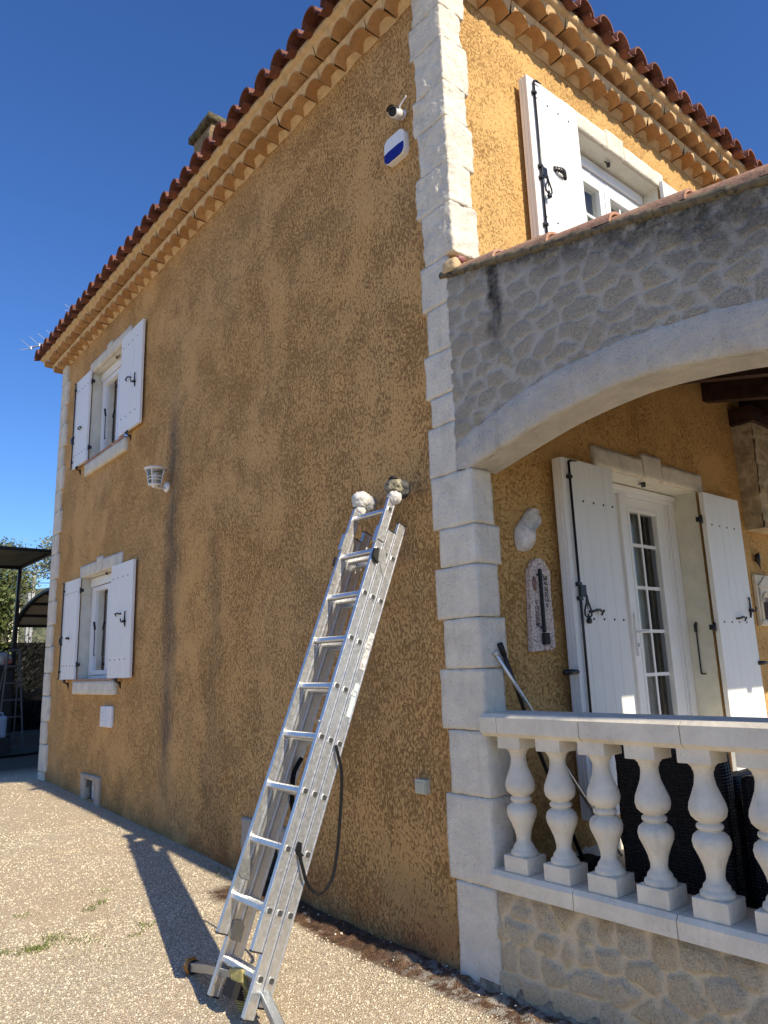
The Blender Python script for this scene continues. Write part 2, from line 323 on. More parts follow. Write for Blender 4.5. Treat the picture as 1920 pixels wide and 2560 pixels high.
# ------------------------------------------------------------------ mesh helpers
class MB:
    def __init__(s): s.v = []; s.f = []; s.att = {}; s.mi = []; s.sm = []
    def add(s, vs, fs, mi=0, smooth=False, sid=None):
        o = len(s.v); s.v += [tuple(p) for p in vs]
        for f in fs: s.f.append(tuple(i+o for i in f)); s.mi.append(mi); s.sm.append(smooth)
        s.att.setdefault('sid', []); s.att['sid'] += [rnd.random() if sid is None else sid]*len(vs) if sid is None or np.isscalar(sid) else list(sid)
        return s
    def box(s, x0, x1, y0, y1, z0, z1, bev=0.0, mi=0, M=None):
        if bev <= 0:
            vs = [(x, y, z) for x in (x0, x1) for y in (y0, y1) for z in (z0, z1)]
            fs = [(0, 1, 3, 2), (4, 6, 7, 5), (0, 4, 5, 1), (2, 3, 7, 6), (0, 2, 6, 4), (1, 5, 7, 3)]
        else:
            bm = bmesh.new(); bmesh.ops.create_cube(bm, size=1)
            for v in bm.verts: v.co = ((x0+x1)/2+v.co.x*(x1-x0), (y0+y1)/2+v.co.y*(y1-y0), (z0+z1)/2+v.co.z*(z1-z0))
            bmesh.ops.bevel(bm, geom=bm.edges[:], offset=bev, segments=2, profile=.6, affect='EDGES')
            bm.verts.index_update(); vs = [tuple(v.co) for v in bm.verts]; fs = [tuple(v.index for v in f.verts) for f in bm.faces]; bm.free()
        if M is not None: vs = [tuple(M @ Vector(p)) for p in vs]
        return s.add(vs, fs, mi)
    def tube(s, pts, r, n=8, mi=0, cap=True, closed=False):
        P = [Vector(p) for p in pts]; rs = r if isinstance(r, (list, tuple)) else [r]*len(P)
        vs = []; fs = []; up = None
        for i, p in enumerate(P):
            t = (P[min(i+1, len(P)-1)]-P[max(i-1, 0)]).normalized()
            if up is None:
                up = Vector((0, 0, 1)) if abs(t.z) < .9 else Vector((1, 0, 0))
            a = (up-t*up.dot(t)).normalized(); b = t.cross(a); up = a
            for k in range(n):
                an = 2*math.pi*k/n; vs.append(p+(a*math.cos(an)+b*math.sin(an))*rs[i])
        for i in range(len(P)-1):
            for k in range(n): fs.append((i*n+k, i*n+(k+1) % n, (i+1)*n+(k+1) % n, (i+1)*n+k))
        if cap: fs.append(tuple(range(n))[::-1]); fs.append(tuple(range((len(P)-1)*n, len(P)*n)))
        return s.add(vs, fs, mi, n > 6)
    def lathe(s, prof, c=(0, 0, 0), n=24, M=None, mi=0):
        vs = []; fs = []
        for (r, z) in prof:
            for k in range(n):
                a = 2*math.pi*k/n; vs.append(Vector((r*math.cos(a), r*math.sin(a), z)))
        for i in range(len(prof)-1):
            for k in range(n): fs.append((i*n+k, i*n+(k+1) % n, (i+1)*n+(k+1) % n, (i+1)*n+k))
        fs.append(tuple(range(n))[::-1]); fs.append(tuple(range((len(prof)-1)*n, len(prof)*n)))
        vs = [(M @ v if M is not None else v)+Vector(c) for v in vs]
        return s.add(vs, fs, mi, True)
    def prism(s, poly, ax, a, b, mi=0):
        """poly: 2-D points; ax: function (u, v, w) -> 3-D; extruded from w=a to w=b"""
        n = len(poly); vs = [ax(u, v, a) for u, v in poly]+[ax(u, v, b) for u, v in poly]
        fs = [tuple(range(n)), tuple(range(n, 2*n))[::-1]]+[(i, i+n, (i+1) % n+n, (i+1) % n) for i in range(n)]
        return s.add(vs, fs, mi)
    def grid(s, P, mi=0, smooth=True, close=False, sid=None):
        P = np.asarray(P, float); a, b = P.shape[:2]
        vs = P.reshape(-1, 3).tolist(); fs = []
        for i in range(a-1):
            for j in range(b-1): fs.append((i*b+j, i*b+j+1, (i+1)*b+j+1, (i+1)*b+j))
        return s.add(vs, fs, mi, smooth, sid)
    def obj(s, name, mats, parent=None, fixn=True, extra=None):
        me = bpy.data.meshes.new(name)
        off = Vector((0, 0, 0))
        if parent is not None: off = world_loc(parent)
        me.from_pydata([(p[0]-off.x, p[1]-off.y, p[2]-off.z) for p in s.v], [], s.f)
        for m in (mats if isinstance(mats, (list, tuple)) else [mats]): me.materials.append(m)
        me.polygons.foreach_set('material_index', s.mi); me.polygons.foreach_set('use_smooth', s.sm)
        if s.att.get('sid'):
            a = me.attributes.new('sid', 'FLOAT', 'POINT'); a.data.foreach_set('value', [float(q) for q in s.att['sid']])
        if extra:
            for k, v in extra.items():
                a = me.attributes.new(k, 'FLOAT', 'POINT'); a.data.foreach_set('value', [float(q) for q in v])
        me.update()
        if fixn:
            bm = bmesh.new(); bm.from_mesh(me); bmesh.ops.recalc_face_normals(bm, faces=bm.faces); bm.to_mesh(me); bm.free()
        o = bpy.data.objects.new(name, me); C.objects.link(o)
        if parent is not None: o.parent = parent
        return o

def world_loc(o):
    v = Vector((0, 0, 0))
    while o is not None: v += o.location; o = o.parent
    return v
def tag(o, label=None, cat=None, group=None, kind=None):
    for k, v in (('label', label), ('category', cat), ('group', group), ('kind', kind)):
        if v: o[k] = v
    return o
def thing(name, loc, label, cat, group=None):
    o = bpy.data.objects.new(name, None); C.objects.link(o); o.location = loc; o.empty_display_size = .1
    return tag(o, label, cat, group)

def wall(mb, axis, c, u0, u1, v0, v1, holes, step=None):
    """flat wall in plane axis=c with rectangular holes (u0,u1,v0,v1)"""
    us = sorted(set([u0, u1]+[h for H in holes for h in H[:2]])); vs = sorted(set([v0, v1]+[h for H in holes for h in H[2:]]))
    for i in range(len(us)-1):
        for j in range(len(vs)-1):
            um, vm = (us[i]+us[i+1])/2, (vs[j]+vs[j+1])/2
            if any(H[0] < um < H[1] and H[2] < vm < H[3] for H in holes): continue
            q = [(us[i], vs[j]), (us[i+1], vs[j]), (us[i+1], vs[j+1]), (us[i], vs[j+1])]
            mb.add([(c, a, b) if axis == 'x' else (a, c, b) for a, b in q], [(0, 1, 2, 3)])

def nz(p, f, seed=0): return noise.noise(Vector((p[0]*f+seed, p[1]*f-seed, p[2]*f+2*seed)))
def rough_block(mb, b, res=.025, rad=.012, amp=.004, edge=.008, seed=0, mi=0, fq=9):
    x0, x1, y0, y1, z0, z1 = b
    lo = Vector((x0, y0, z0)); hi = Vector((x1, y1, z1)); vid = {}; vs = []; fs = []
    nx, ny, nz_ = [max(2, int(round((hi[i]-lo[i])/res))) for i in range(3)]
    def vert(i, j, k):
        key = (i, j, k)
        if key in vid: return vid[key]
        p = Vector((x0+(x1-x0)*i/nx, y0+(y1-y0)*j/ny, z0+(z1-z0)*k/nz_))
        rr_ = min(rad, *( (hi[a]-lo[a])/2.01 for a in range(3)))
        q = Vector([min(max(p[a], lo[a]+rr_), hi[a]-rr_) for a in range(3)])
        d = p-q
        if d.length > 1e-9: p = q+d.normalized()*rr_ if d.length > rr_ else p
        nrm = d.normalized() if d.length > 1e-9 else Vector((0, 0, 0))
        p = p+nrm*(nz(p, fq, seed)*amp+nz(p, fq*3.3, seed+5)*amp*.55+nz(p, fq*8, seed+9)*amp*.3)
        ew = Vector((0, nz(p, 7, seed+3), nz(p, 5, seed+4)*.35))*edge
        if j in (0, ny) or i in (0, nx): p += Vector((ew.y*.4, ew.y, ew.z))
        vid[key] = len(vs); vs.append(p); return vid[key]
    for i in range(nx):
        for j in range(ny):
            for k in (0, nz_): fs.append((vert(i, j, k), vert(i+1, j, k), vert(i+1, j+1, k), vert(i, j+1, k)))
    for i in range(nx):
        for k in range(nz_):
            for j in (0, ny): fs.append((vert(i, j, k), vert(i+1, j, k), vert(i+1, j, k+1), vert(i, j, k+1)))
    for j in range(ny):
        for k in range(nz_):
            for i in (0, nx): fs.append((vert(i, j, k), vert(i, j+1, k), vert(i, j+1, k+1), vert(i, j, k+1)))
    mb.add(vs, fs, mi, True)

# ================================================================== GROUND
def gz(x, y):
    y = np.asarray(y, float); x = np.asarray(x, float)
    z = 0.038*np.clip(y-1, 0, 10.5)
    return z
def axis_pts(dense0, dense1, step, far):
    a = list(np.arange(dense0, dense1, step)); g = []; d = step; p = dense1
    while p < far: g.append(p); d *= 1.35; p += d
    g.append(far); l = []; d = step; p = dense0-step
    while p > -far: l.append(p); d *= 1.35; p -= d
    l.append(-far); return np.array(l[::-1]+a+g)
gx = axis_pts(-2.7, 0.1, .02, 900.); gy = axis_pts(-.4, 4.2, .02, 900.)
GX, GY = np.meshgrid(gx, gy, indexing='ij')
GZ = gz(GX, GY)
dense = (GX > -2.75) & (GX < .1) & (GY > -.5) & (GY < 4.3)
ns = np.zeros_like(GZ)
idx = np.argwhere(dense)
for i, j in idx:
    p = (GX[i, j], GY[i, j], 0)
    n1 = nz(p, 2.2)*.008+nz(p, 12)*.003
    tr = max(0, 1-abs(GX[i, j]+.12)/.17)*(1 if GY[i, j] < 2.1 else max(0, 1-(GY[i, j]-2.1)/.3))
    n1 += tr*(nz(p, 6, 3)*.035+nz(p, 17, 4)*.02+nz(p, 40, 2)*.008+.006)
    # soil thrown up beside the foundation grille
    e = math.exp(-((GX[i, j]+.26)/.13)**2-((GY[i, j]-2.12)/.22)**2); n1 += e*(.035+nz(p, 22, 8)*.02)
    ns[i, j] = n1
GZ = GZ+ns
mb = MB(); mb.grid(np.stack([GX, GY, GZ], -1), sid=0.5)
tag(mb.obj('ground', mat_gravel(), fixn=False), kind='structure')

# loose pebbles on the gravel (uncountable)
ico = bmesh.new(); bmesh.ops.create_icosphere(ico, subdivisions=1, radius=1); ico.verts.index_update()
iv = np.array([v.co[:] for v in ico.verts]); iff = [tuple(v.index for v in f.verts) for f in ico.faces]; ico.free()
rs = np.random.RandomState(3); mb = MB(); V = []; Fc = []; sid = []; k = 0
def scatter(n, x0, x1, y0, y1, r0, r1, dz=0):
    global k
    for _ in range(n):
        x, y = rs.uniform(x0, x1), rs.uniform(y0, y1)
        if x > -.005: continue
        r = rs.uniform(r0, r1); sc = np.array([r*rs.uniform(.8, 1.4), r*rs.uniform(.8, 1.3), r*rs.uniform(.5, .9)])
        a = rs.uniform(0, 6.28); ca, sa = math.cos(a), math.sin(a)
        q = (iv+rs.uniform(-.16, .16, iv.shape))*sc
        zz = float(gz(x, y))+nz((x, y, 0), 2.2)*.008+nz((x, y, 0), 12)*.003+r*.25+dz
        V.append(np.stack([q[:, 0]*ca-q[:, 1]*sa+x, q[:, 0]*sa+q[:, 1]*ca+y, q[:, 2]+zz], 1))
        Fc.extend([(f[0]+k, f[1]+k, f[2]+k) for f in iff]); sid.extend([rs.uniform()]*len(iv)); k += len(iv)
scatter(9000, -2.6, -.27, -.2, 2.4, .0026, .0055)
scatter(6000, -2.6, -.2, 2.0, 5.2, .003, .0065)
scatter(2500, -2.6, -.12, 4.6, 8.6, .004, .008)
scatter(160, -.42, -.24, -.35, 2.1, .003, .006, .003)
scatter(30, -.2, -.02, -.35, 2.1, .003, .008, .012)
mb.v = np.concatenate(V).tolist(); mb.f = Fc; mb.mi = [0]*len(Fc); mb.sm = [False]*len(Fc); mb.att['sid'] = sid
g = NG('pebble'); sdn = g.n('ShaderNodeAttribute', attribute_name='sid').outputs['Fac']
PEB = g.fin(g.mix(sdn, (.66, .56, .41), (.90, .81, .63)), .9)
tag(mb.obj('gravel', PEB, fixn=False), 'pale beige loose gravel covering the yard in front of the wall', 'gravel', kind='stuff')

# grass
mb = MB()
def tuft(cx, cy, sx, sy, n, h):
    for _ in range(n):
        x = cx+rs.normal()*sx; y = cy+rs.normal()*sy
        a = rs.uniform(0, 6.28); hh = h*rs.uniform(.5, 1.2); b = rs.uniform(.3, 1.3)*hh; z = float(gz(x, y))
        w_ = .0022; px, py = -math.sin(a)*w_, math.cos(a)*w_
        mb.add([(x-px, y-py, z), (x+px, y+py, z), (x+math.cos(a)*b*.5+px*.7, y+math.sin(a)*b*.5+py*.7, z+hh*.7), (x+math.cos(a)*b, y+math.sin(a)*b, z+hh)], [(0, 1, 2), (0, 2, 3)])
for a in ((-1.64, 2.12, .05, .035, 200, .024), (-1.50, 2.22, .05, .045, 110, .022), (-1.42, 2.12, .06, .03, 70, .02), (-1.80, 2.20, .04, .03, 60, .02), (-1.33, 2.02, .05, .03, 30, .018),
          (-1.0, 2.05, .03, .03, 40, .03), (-1.1, 1.95, .02, .02, 25, .02), (-.98, 2.9, .06, .03, 45, .02), (-1.17, 2.62, .03, .03, 40, .025), (-1.08, 2.68, .02, .02, 25, .03), (-1.55, 2.75, .03, .03, 40, .025), (-1.86, 2.7, .05, .04, 40, .025),
          (-1.5, 1.85, .12, .1, 50, .015), (-1.3, 2.3, .2, .1, 70, .015), (-.12, 2.75, .04, .15, 60, .03)):
    tuft(*a)
tag(mb.obj('grass', GRASSM, fixn=False), 'short green grass tufts growing through the gravel', 'grass', kind='stuff')

# ================================================================== HOUSE
house = thing('house', (0, 0, 0), 'two-storey ochre rendered house with white stone corners, white shutters and red tiled roof', 'house')
LX, LY, TOP = 9.0, 8.25, 6.30
WA = [(5.52, 6.93, 1.57, 2.87), (5.52, 6.93, 4.42, 5.73)]
VENT = [(6.03, 6.37, .22, .44), (2.06, 2.42, .03, .36)]
WB_UP = (1.44, 2.76, 4.55, 5.81); WB_LO = (1.34, 2.756, .44, 2.945)
mb = MB(); wall(mb, 'x', 0, 0, LY, -.5, TOP+.3, WA+VENT)
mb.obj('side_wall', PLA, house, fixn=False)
mb = MB(); wall(mb, 'y', 0, 0, LX, -.5, TOP+.3, [WB_UP, WB_LO])
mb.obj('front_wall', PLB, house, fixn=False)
mb = MB(); wall(mb, 'x', LX, 0, LY, -.5, TOP+.3, []); wall(mb, 'y', LY, 0, LX, -.5, TOP+.3, [])
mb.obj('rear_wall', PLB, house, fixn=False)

# ---- corner quoins
ZJ = [6.27, 5.97, 5.72, 5.37, 5.10, 4.77, 4.48, 4.12, 3.81, 3.505, 3.22, 3.03, 2.715, 2.39, 2.16, 1.86, 1.58, 1.25, .91, .47, -.05]
mb = MB()
for i in range(len(ZJ)-1):
    zt, zb = ZJ[i], ZJ[i+1]; odd = i % 2
    L = .262 if odd else .222; Rr = .162 if odd else .205
    if zt < 2.8: L = (.252, .205)[(i+0) % 2 == 1] if i > 12 else .252; Rr = (.135, .175)[(i % 2)]
    y0 = -.045
    if zt <= 2.72: y0 = -.085
    if 2.72 < zt <= 4.13:      # this stretch ends where the terrace wall begins
        rough_block(mb, (-.040, .06, .016+(i % 3)*.006, L, zb+.0016, zt-.0016), .02, .006, .0045, .010, i)
        continue
    rough_block(mb, (-.042, Rr, y0, L, zb+.0014, zt-.0014), .0135 if zt > 4 else .02, .005, .0115 if zt > 4 else .003, .009, i, 0, 13)
mb.obj('corner_quoins', LIME, house)
mb = MB(); z = 6.27; i = 0
while z > .25:
    h = (.30, .36, .31, .34)[i % 4]; L = (.20, .27)[i % 2]
    rough_block(mb, (-.038, .12, LY-L, LY+.035, max(.2, z-h)+.0015, z-.0015), .03, .006, .004, .012, i+50); z -= h; i += 1
tag(mb.obj('corner_quoins', LIME, house))

# ---- cornice: two rows of mortared barrel tiles
def cornice(length, along, x_off0=0.0):
    """along(t, out, z): t along wall, out = projection"""
    mb = MB(); pitch = .206
    nrow = [(0.130, 6.238, 0.0), (0.240, 6.335, .5)]
    for out, zb, ph in nrow:
        n = int(length/pitch)+2
        for k in range(-2, n):
            t0 = (k+ph)*pitch
            if t0 < -.3-1e-6 or t0+pitch > length+.3: continue
            sg = 10; zt = zb+.10; jz = rnd.uniform(-.006, .006); jo = rnd.uniform(-.010, .010); t0 += rnd.uniform(-.006, .006)
            oi = -.02 if zb < 6.3 else .10
            arc = []
            for a in range(sg+1):
                u = a/sg; ht = math.sin(math.pi*u)**.62*.055
                arc.append((t0+.004+(pitch-.008)*u, zb+jz+ht))
            P = [[along(t, oi, zz) for t, zz in arc], [along(t, out+jo+.012*math.sin(math.pi*(q/sg)), zz) for q, (t, zz) in enumerate(arc)]]
            mb.grid(P, 1, True)
            # tile edge band then mortar front
            P = [[along(t, out+jo+.012*math.sin(math.pi*(q/sg)), zz) for q, (t, zz) in enumerate(arc)],
                 [along(t0+pitch*q/sg, out+jo+.012*math.sin(math.pi*(q/sg)), zz+.011) for q, (t, zz) in enumerate(arc)]]
            mb.grid(P, 1, False)
            P = [[along(t0+pitch*q/sg, out+jo-.002+.012*math.sin(math.pi*(q/sg)), zz+.011) for q, (t, zz) in enumerate(arc)],
                 [along(t0+pitch*q/sg, out+.022, max(zt, zz+.012)) for q, (t, zz) in enumerate(arc)]]
            mb.grid(P, 0, True)
    return mb
def solid_strip(mb, a0, a1, along, o0, o1, z0, z1, mi=0):
    vs = [along(t, o, z) for t in (a0, a1) for o in (o0, o1) for z in (z0, z1)]
    mb.add(vs, [(0, 1, 3, 2), (4, 6, 7, 5), (0, 4, 5, 1), (2, 3, 7, 6), (0, 2, 6, 4), (1, 5, 7, 3)], mi)
aA = lambda t, o, z: (-o, t, z)
aB = lambda t, o, z: (t, -o, z)
for al, ln in ((aA, LY), (aB, LX)):
    mb = cornice(ln, al)
    # sloping mortar bed carrying the roof tiles
    P = []
    for t in np.arange(-.35, ln+.36, .05):
        w1 = .004*math.sin(t*31)+.003*math.sin(t*13.7)
        P.append([al(t, .244+w1, 6.420), al(t, .266+w1, 6.424), al(t, .288+w1, 6.436), al(t, .300, 6.46), al(t, .0, 6.56)])
    mb.grid(P, 0, True)
    # backing so that no light leaks between the rows
    solid_strip(mb, -.12, ln+.12, al, -.05, .12, 6.337, 6.42); solid_strip(mb, -.24, ln+.24, al, -.05, .235, 6.434, 6.47)
    # wash of mortar under the first row
    P = [[al(t, .003, 6.238+.006*math.sin(t*9)+.006*math.sin(t*23)), al(t, .014, 6.262), al(t, .05, 6.29)] for t in np.arange(.12, ln, .04)]
    mb.grid(P, 0, True)
    mb.obj('cornice', [GEN, GENT], house)

# ---- hipped roof with canal tiles
PT = math.tan(R(17)); OV = .40
def roof(along, ln, name='roof_tiles'):
    mb = MB(); pitch = .25; n = int((ln+2*OV-.22)/pitch)
    for k in range(n+1):
        tc = -OV+.12+k*pitch
        mlen = min(1.6, tc+OV, ln+OV-tc)
        for hood in (1, 0):
            c0 = tc+(0 if hood else pitch/2)
            nseg = max(1, int(mlen/.38+.5)) if mlen > .1 else 1
            for sgm in range(nseg):
                s0 = sgm*.38-(.0 if hood else -.025); s1 = s0+.43; jt = rnd.uniform(-.006, .006); js = rnd.uniform(-.012, .012); jz = rnd.uniform(-.004, .004)
                for shell in (0, 1):
                    P = []
                    for s_, rr0 in ((s0+js, 1.0), (s1, .88)):
                        row = []
                        for a in range(11):
                            an = math.pi*a/10; r = (.096 if hood else .064)*rr0-shell*.013
                            if hood: y_, z_ = c0+jt-math.cos(an)*r, 6.428+math.sin(an)*r*1.22
                            else: y_, z_ = c0+jt-math.cos(an)*r, 6.462-math.sin(an)*(r*.8)
                            o = OV-s_*math.cos(R(17)); zz = z_+s_*math.sin(R(17))+jz+(.018 if s_ < s0+.1 else 0)*(sgm > 0)
                            row.append(along(y_, o, zz))
                        P.append(row)
                    mb.grid(P, 0, True, sid=rnd.random())
                    if shell == 0: front = P[0]
                    else: mb.grid([front, P[0]], 0, False)
    return mb.obj(name, TILE, house)
roof(aA, LY); roof(aB, LX)
mb = MB(); e = OV-.1; z0 = 6.50; hx = (LX)/2; hz = z0+(min(LX, LY)/2+e)*PT
c4 = [(-e, -e, z0), (LX+e, -e, z0), (LX+e, LY+e, z0), (-e, LY+e, z0)]; r1 = (LY/2, LY/2, hz); r2 = (LX-LY/2, LY/2, hz)
mb.add(c4+[r1, r2], [(0, 3, 4), (0, 4, 5, 1), (1, 5, 2), (2, 5, 4, 3)])
mb.add([(p[0], p[1], p[2]-.03) for p in c4], [(0, 1, 2, 3)])
mb.obj('roof_deck', TILE, house)

# chimney
ch = MB(); rough_block(ch, (.15, .47, 3.74, 4.20, 6.45, 7.70), .06, .01, .012, .01, 3, 0, 5)
cho = ch.obj('chimney', CHIM, house)
ch = MB(); rough_block(ch, (.10, .52, 3.69, 4.25, 7.695, 7.785), .04, .012, .012, .012, 8)
ch.obj('chimney_cap', CHIMD, cho)

# ------------------------------------------------------------------ windows
def curtain(mb, axis, c, u0, u1, z0, z1, amp=.012, fr=60):
    P = []
    for u in np.linspace(u0, u1, 60):
        o = c+amp*math.sin(u*fr)+amp*.6*math.sin(u*fr*2.3)
        P.append([(o, u, z0), (o, u, z1)] if axis == 'x' else [(u, o, z0), (u, o, z1)])
    mb.grid(P)

def board_shutter(name, ax, u0, u1, w_in, w_out, z0, z1, nb, parent):
    """ax(u, w, z): u along the wall, w outwards from the wall"""
    mb = MB(); bw = (u1-u0)/nb
    for i in range(nb):
        a, b = u0+i*bw, u0+(i+1)*bw; c = .0025; th = w_out-w_in
        poly = [(a, w_in), (b, w_in), (b, w_out-c), (b-c, w_out), (a+c, w_out), (a, w_out-c)]
        mb.prism(poly, lambda u, v, q: ax(u, v, q), z0, z1)
    # edge mouldings
    return mb.obj(name, WHITE, parent)

def nails(parent, ax, us, zs, w):
    for u in us:
        for z in zs:
            mb = MB(); p0 = Vector(ax(u, w-.001, z)); p1 = Vector(ax(u, w+.004, z)); mb.tube([p0, p1], .0075, 8); mb.obj('nail_head', IRON, parent)

def hook(parent, ax, u, z, w, s=1):
    """small curved catch lever seen on the face of a shutter"""
    mb = MB()
    mb.tube([ax(u, w, z), ax(u, w+.03, z)], .009, 8)
    mb.tube([ax(u, w+.028, z), ax(u+.035*s, w+.035, z+.010), ax(u+.075*s, w+.03, z+.012), ax(u+.12*s, w+.02, z-.004)], [.007, .009, .009, .005], 6)
    mb.tube([ax(u+.10*s, w+.02, z-.02), ax(u+.12*s, w+.03, z+.012)], .007, 6)
    mb.obj('catch_lever', IRON, parent)
def keeper(parent, ax, u, z, w):
    """upright slotted keeper plate with thumb knob"""
    mb = MB()
    mb.tube([ax(u, w+.006, z-.07), ax(u, w+.012, z-.02), ax(u, w+.014, z+.07), ax(u, w+.01, z+.10)], [.006, .010, .006, .009], 6)
    mb.tube([ax(u, w, z-.01), ax(u, w+.035, z-.01)], .014, 8)
    mb.tube([ax(u, w+.03, z-.02), ax(u+.02, w+.045, z-.015), ax(u+.022, w+.05, z+.02)], .008, 6)
    mb.obj('latch', IRON, parent)
def espag(parent, ax, u, z0, z1, zl, w, ornate=True):
    """espagnolette rod with brackets, top hook and scrolled handle"""
    mb = MB()
    mb.tube([ax(u, w+.014, z0+.02), ax(u, w+.014, z1-.02)], .0085, 8)
    mb.tube([ax(u, w+.014, z1-.02), ax(u+.02, w+.016, z1-.008), ax(u+.085, w+.018, z1-.004)], [.0085, .009, .003], 6)
    mb.tube([ax(u, w+.014, z0+.02), ax(u+.02, w+.016, z0+.01), ax(u+.07, w+.018, z0+.006)], [.0085, .009, .003], 6)
    for z in (z0+.1, z1-.12, zl+.045, zl-.045):
        M_ = [ax(u-.024, w, z-.012), ax(u+.014, w+.026, z+.012)]
        xs = sorted((M_[0][0], M_[1][0])); ys = sorted((M_[0][1], M_[1][1])); zs_ = sorted((M_[0][2], M_[1][2]))
        mb.box(xs[0], xs[1], ys[0], ys[1], zs_[0], zs_[1], .002)
    mb.obj('espagnolette_rod', IRON, parent)
    mb = MB()
    a = [ax(u-.01, w+.01, zl-.04), ax(u+.05, w+.03, zl+.045)]
    xs = sorted((a[0][0], a[1][0])); ys = sorted((a[0][1], a[1][1])); mb.box(xs[0], xs[1], ys[0], ys[1], zl-.035, zl+.04, .004)
    if ornate:
        for sgn in (-1, 1):
            mb.tube([ax(u+.045, w+.028, zl-.02), ax(u+.045+sgn*.010, w+.03, zl-.07), ax(u+.045+sgn*.034, w+.03, zl-.12), ax(u+.045+sgn*.034, w+.03, zl-.15), ax(u+.045+sgn*.006, w+.03, zl-.168), ax(u+.045, w+.03, zl-.14)], .006, 6)
        mb.tube([ax(u+.045, w+.028, zl-.02), ax(u+.045, w+.03, zl-.11)], [.006, .003], 6)
        mb.tube([ax(u+.045, w+.022, zl-.185), ax(u+.045, w+.042, zl-.185)], .018, 10)
    mb.obj('rod_handle', IRON, parent)
def hinge(parent, ax, u, z, w, du=-1):
    mb = MB(); mb.tube([ax(u, w, z-.035), ax(u, w, z+.035)], .011, 8)
    p = [ax(u, w-.03, z-.02), ax(u+du*.03, w, z+.02)]
    xs = sorted((p[0][0], p[1][0])); ys = sorted((p[0][1], p[1][1])); mb.box(xs[0]-.001, xs[1]+.001, ys[0]-.001, ys[1]+.001, z-.02, z+.02, .002)
    mb.obj('hinge', IRON, parent)
def stopper(parent, ax, u, z, w, flat=False):
    """butterfly shutter stay fixed to the wall below or beside the shutter"""
    mb = MB()
    if flat: mb.tube([ax(u-.06, w, z), ax(u, w+.01, z), ax(u+.07, w+.005, z)], [.016, .018, .013], 8)
    else:
        mb.tube([ax(u, -.01, z-.03), ax(u, .035, z-.03), ax(u, w+.01, z-.012)], [.008, .009, .010], 8)
        mb.tube([ax(u-.035, w+.012, z+.012), ax(u, w+.012, z-.012), ax(u+.035, w+.012, z+.01)], [.012, .014, .010], 8)
        mb.tube([ax(u, -.005, z-.10), ax(u, .012, z-.05), ax(u, .02, z-.02)], [.008, .012, .01], 6)
    mb.obj('shutter_stay', IRON, parent)

axA = lambda u, w_, z: (-w_, u, z)
axB = lambda u, w_, z: (u, -w_, z)

def casement(ax, hole, lintel, depth, parent, keyw=.2, tall=False, sill=True, plane_extra=None):
    u0, u1, z0, z1 = hole
    win = MB()
    # reveal (four sides)
    d = -depth
    q = lambda u, w_, z: ax(u, w_, z)
    mbv = MB()
    mbv.add([q(u0, 0, z0), q(u0, d, z0), q(u0, d, z1), q(u0, 0, z1)], [(0, 1, 2, 3)])
    mbv.add([q(u1, 0, z0), q(u1, d, z0), q(u1, d, z1), q(u1, 0, z1)], [(0, 1, 2, 3)])
    mbv.add([q(u0, 0, z1), q(u1, 0, z1), q(u1, d, z1), q(u0, d, z1)], [(0, 1, 2, 3)])
    mbv.add([q(u0, 0, z0), q(u1, 0, z0), q(u1, d, z0), q(u0, d, z0)], [(0, 1, 2, 3)])
    wo_ = mbv.obj('window', REV, parent, fixn=False)
    # lintel stones
    l0, l1, zl0, zl1, kh = lintel; km = (l0+l1)/2
    ml = MB()
    def blk(a, b, za, zb, pr, sd):
        p0 = q(a, -.02, za); p1 = q(b, pr, zb); xs = sorted((p0[0], p1[0])); ys = sorted((p0[1], p1[1]))
        rough_block(ml, (xs[0], xs[1], ys[0], ys[1], za, zb), .03, .006, .003, .006, sd)
    kw = keyw/2
    blk(l0, km-kw-.002, zl0, zl1, .024, 1+l0); blk(km-kw+.002, km+kw-.002, zl0-.002, zl1+kh, .028, 2+l0); blk(km+kw+.002, l1, zl0, zl1, .024, 3+l0)
    ml.obj('lintel', LIME, wo_)
    return wo_

def bar(mb, ax, u0, u1, w0, w1, z0, z1, bev=.004):
    p0 = ax(u0, w0, z0); p1 = ax(u1, w1, z1); xs = sorted((p0[0], p1[0])); ys = sorted((p0[1], p1[1]))
    mb.box(xs[0], xs[1], ys[0], ys[1], z0, z1, bev)

def frame_rect(mb, ax, u0, u1, z0, z1, t, w0, w1, bev=.004):
    bar(mb, ax, u0, u0+t, w0, w1, z0, z1, bev); bar(mb, ax, u1-t, u1, w0, w1, z0, z1, bev)
    bar(mb, ax, u0+t, u1-t, w0, w1, z1-t, z1, bev); bar(mb, ax, u0+t, u1-t, w0, w1, z0, z0+t, bev)

def pane(ax, u0, u1, z0, z1, w_, parent):
    mb = MB(); mb.add([ax(u0, w_, z0), ax(u1, w_, z0), ax(u1, w_, z1), ax(u0, w_, z1)], [(0, 1, 2, 3)])
    return mb.obj('pane', PANE, parent, fixn=False)

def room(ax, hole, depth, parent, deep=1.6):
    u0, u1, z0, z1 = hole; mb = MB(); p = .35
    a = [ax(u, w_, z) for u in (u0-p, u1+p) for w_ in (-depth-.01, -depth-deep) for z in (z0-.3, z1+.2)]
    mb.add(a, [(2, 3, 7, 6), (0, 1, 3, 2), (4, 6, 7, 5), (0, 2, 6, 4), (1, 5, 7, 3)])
    mb.obj('room_behind', ROOM, parent, fixn=False)

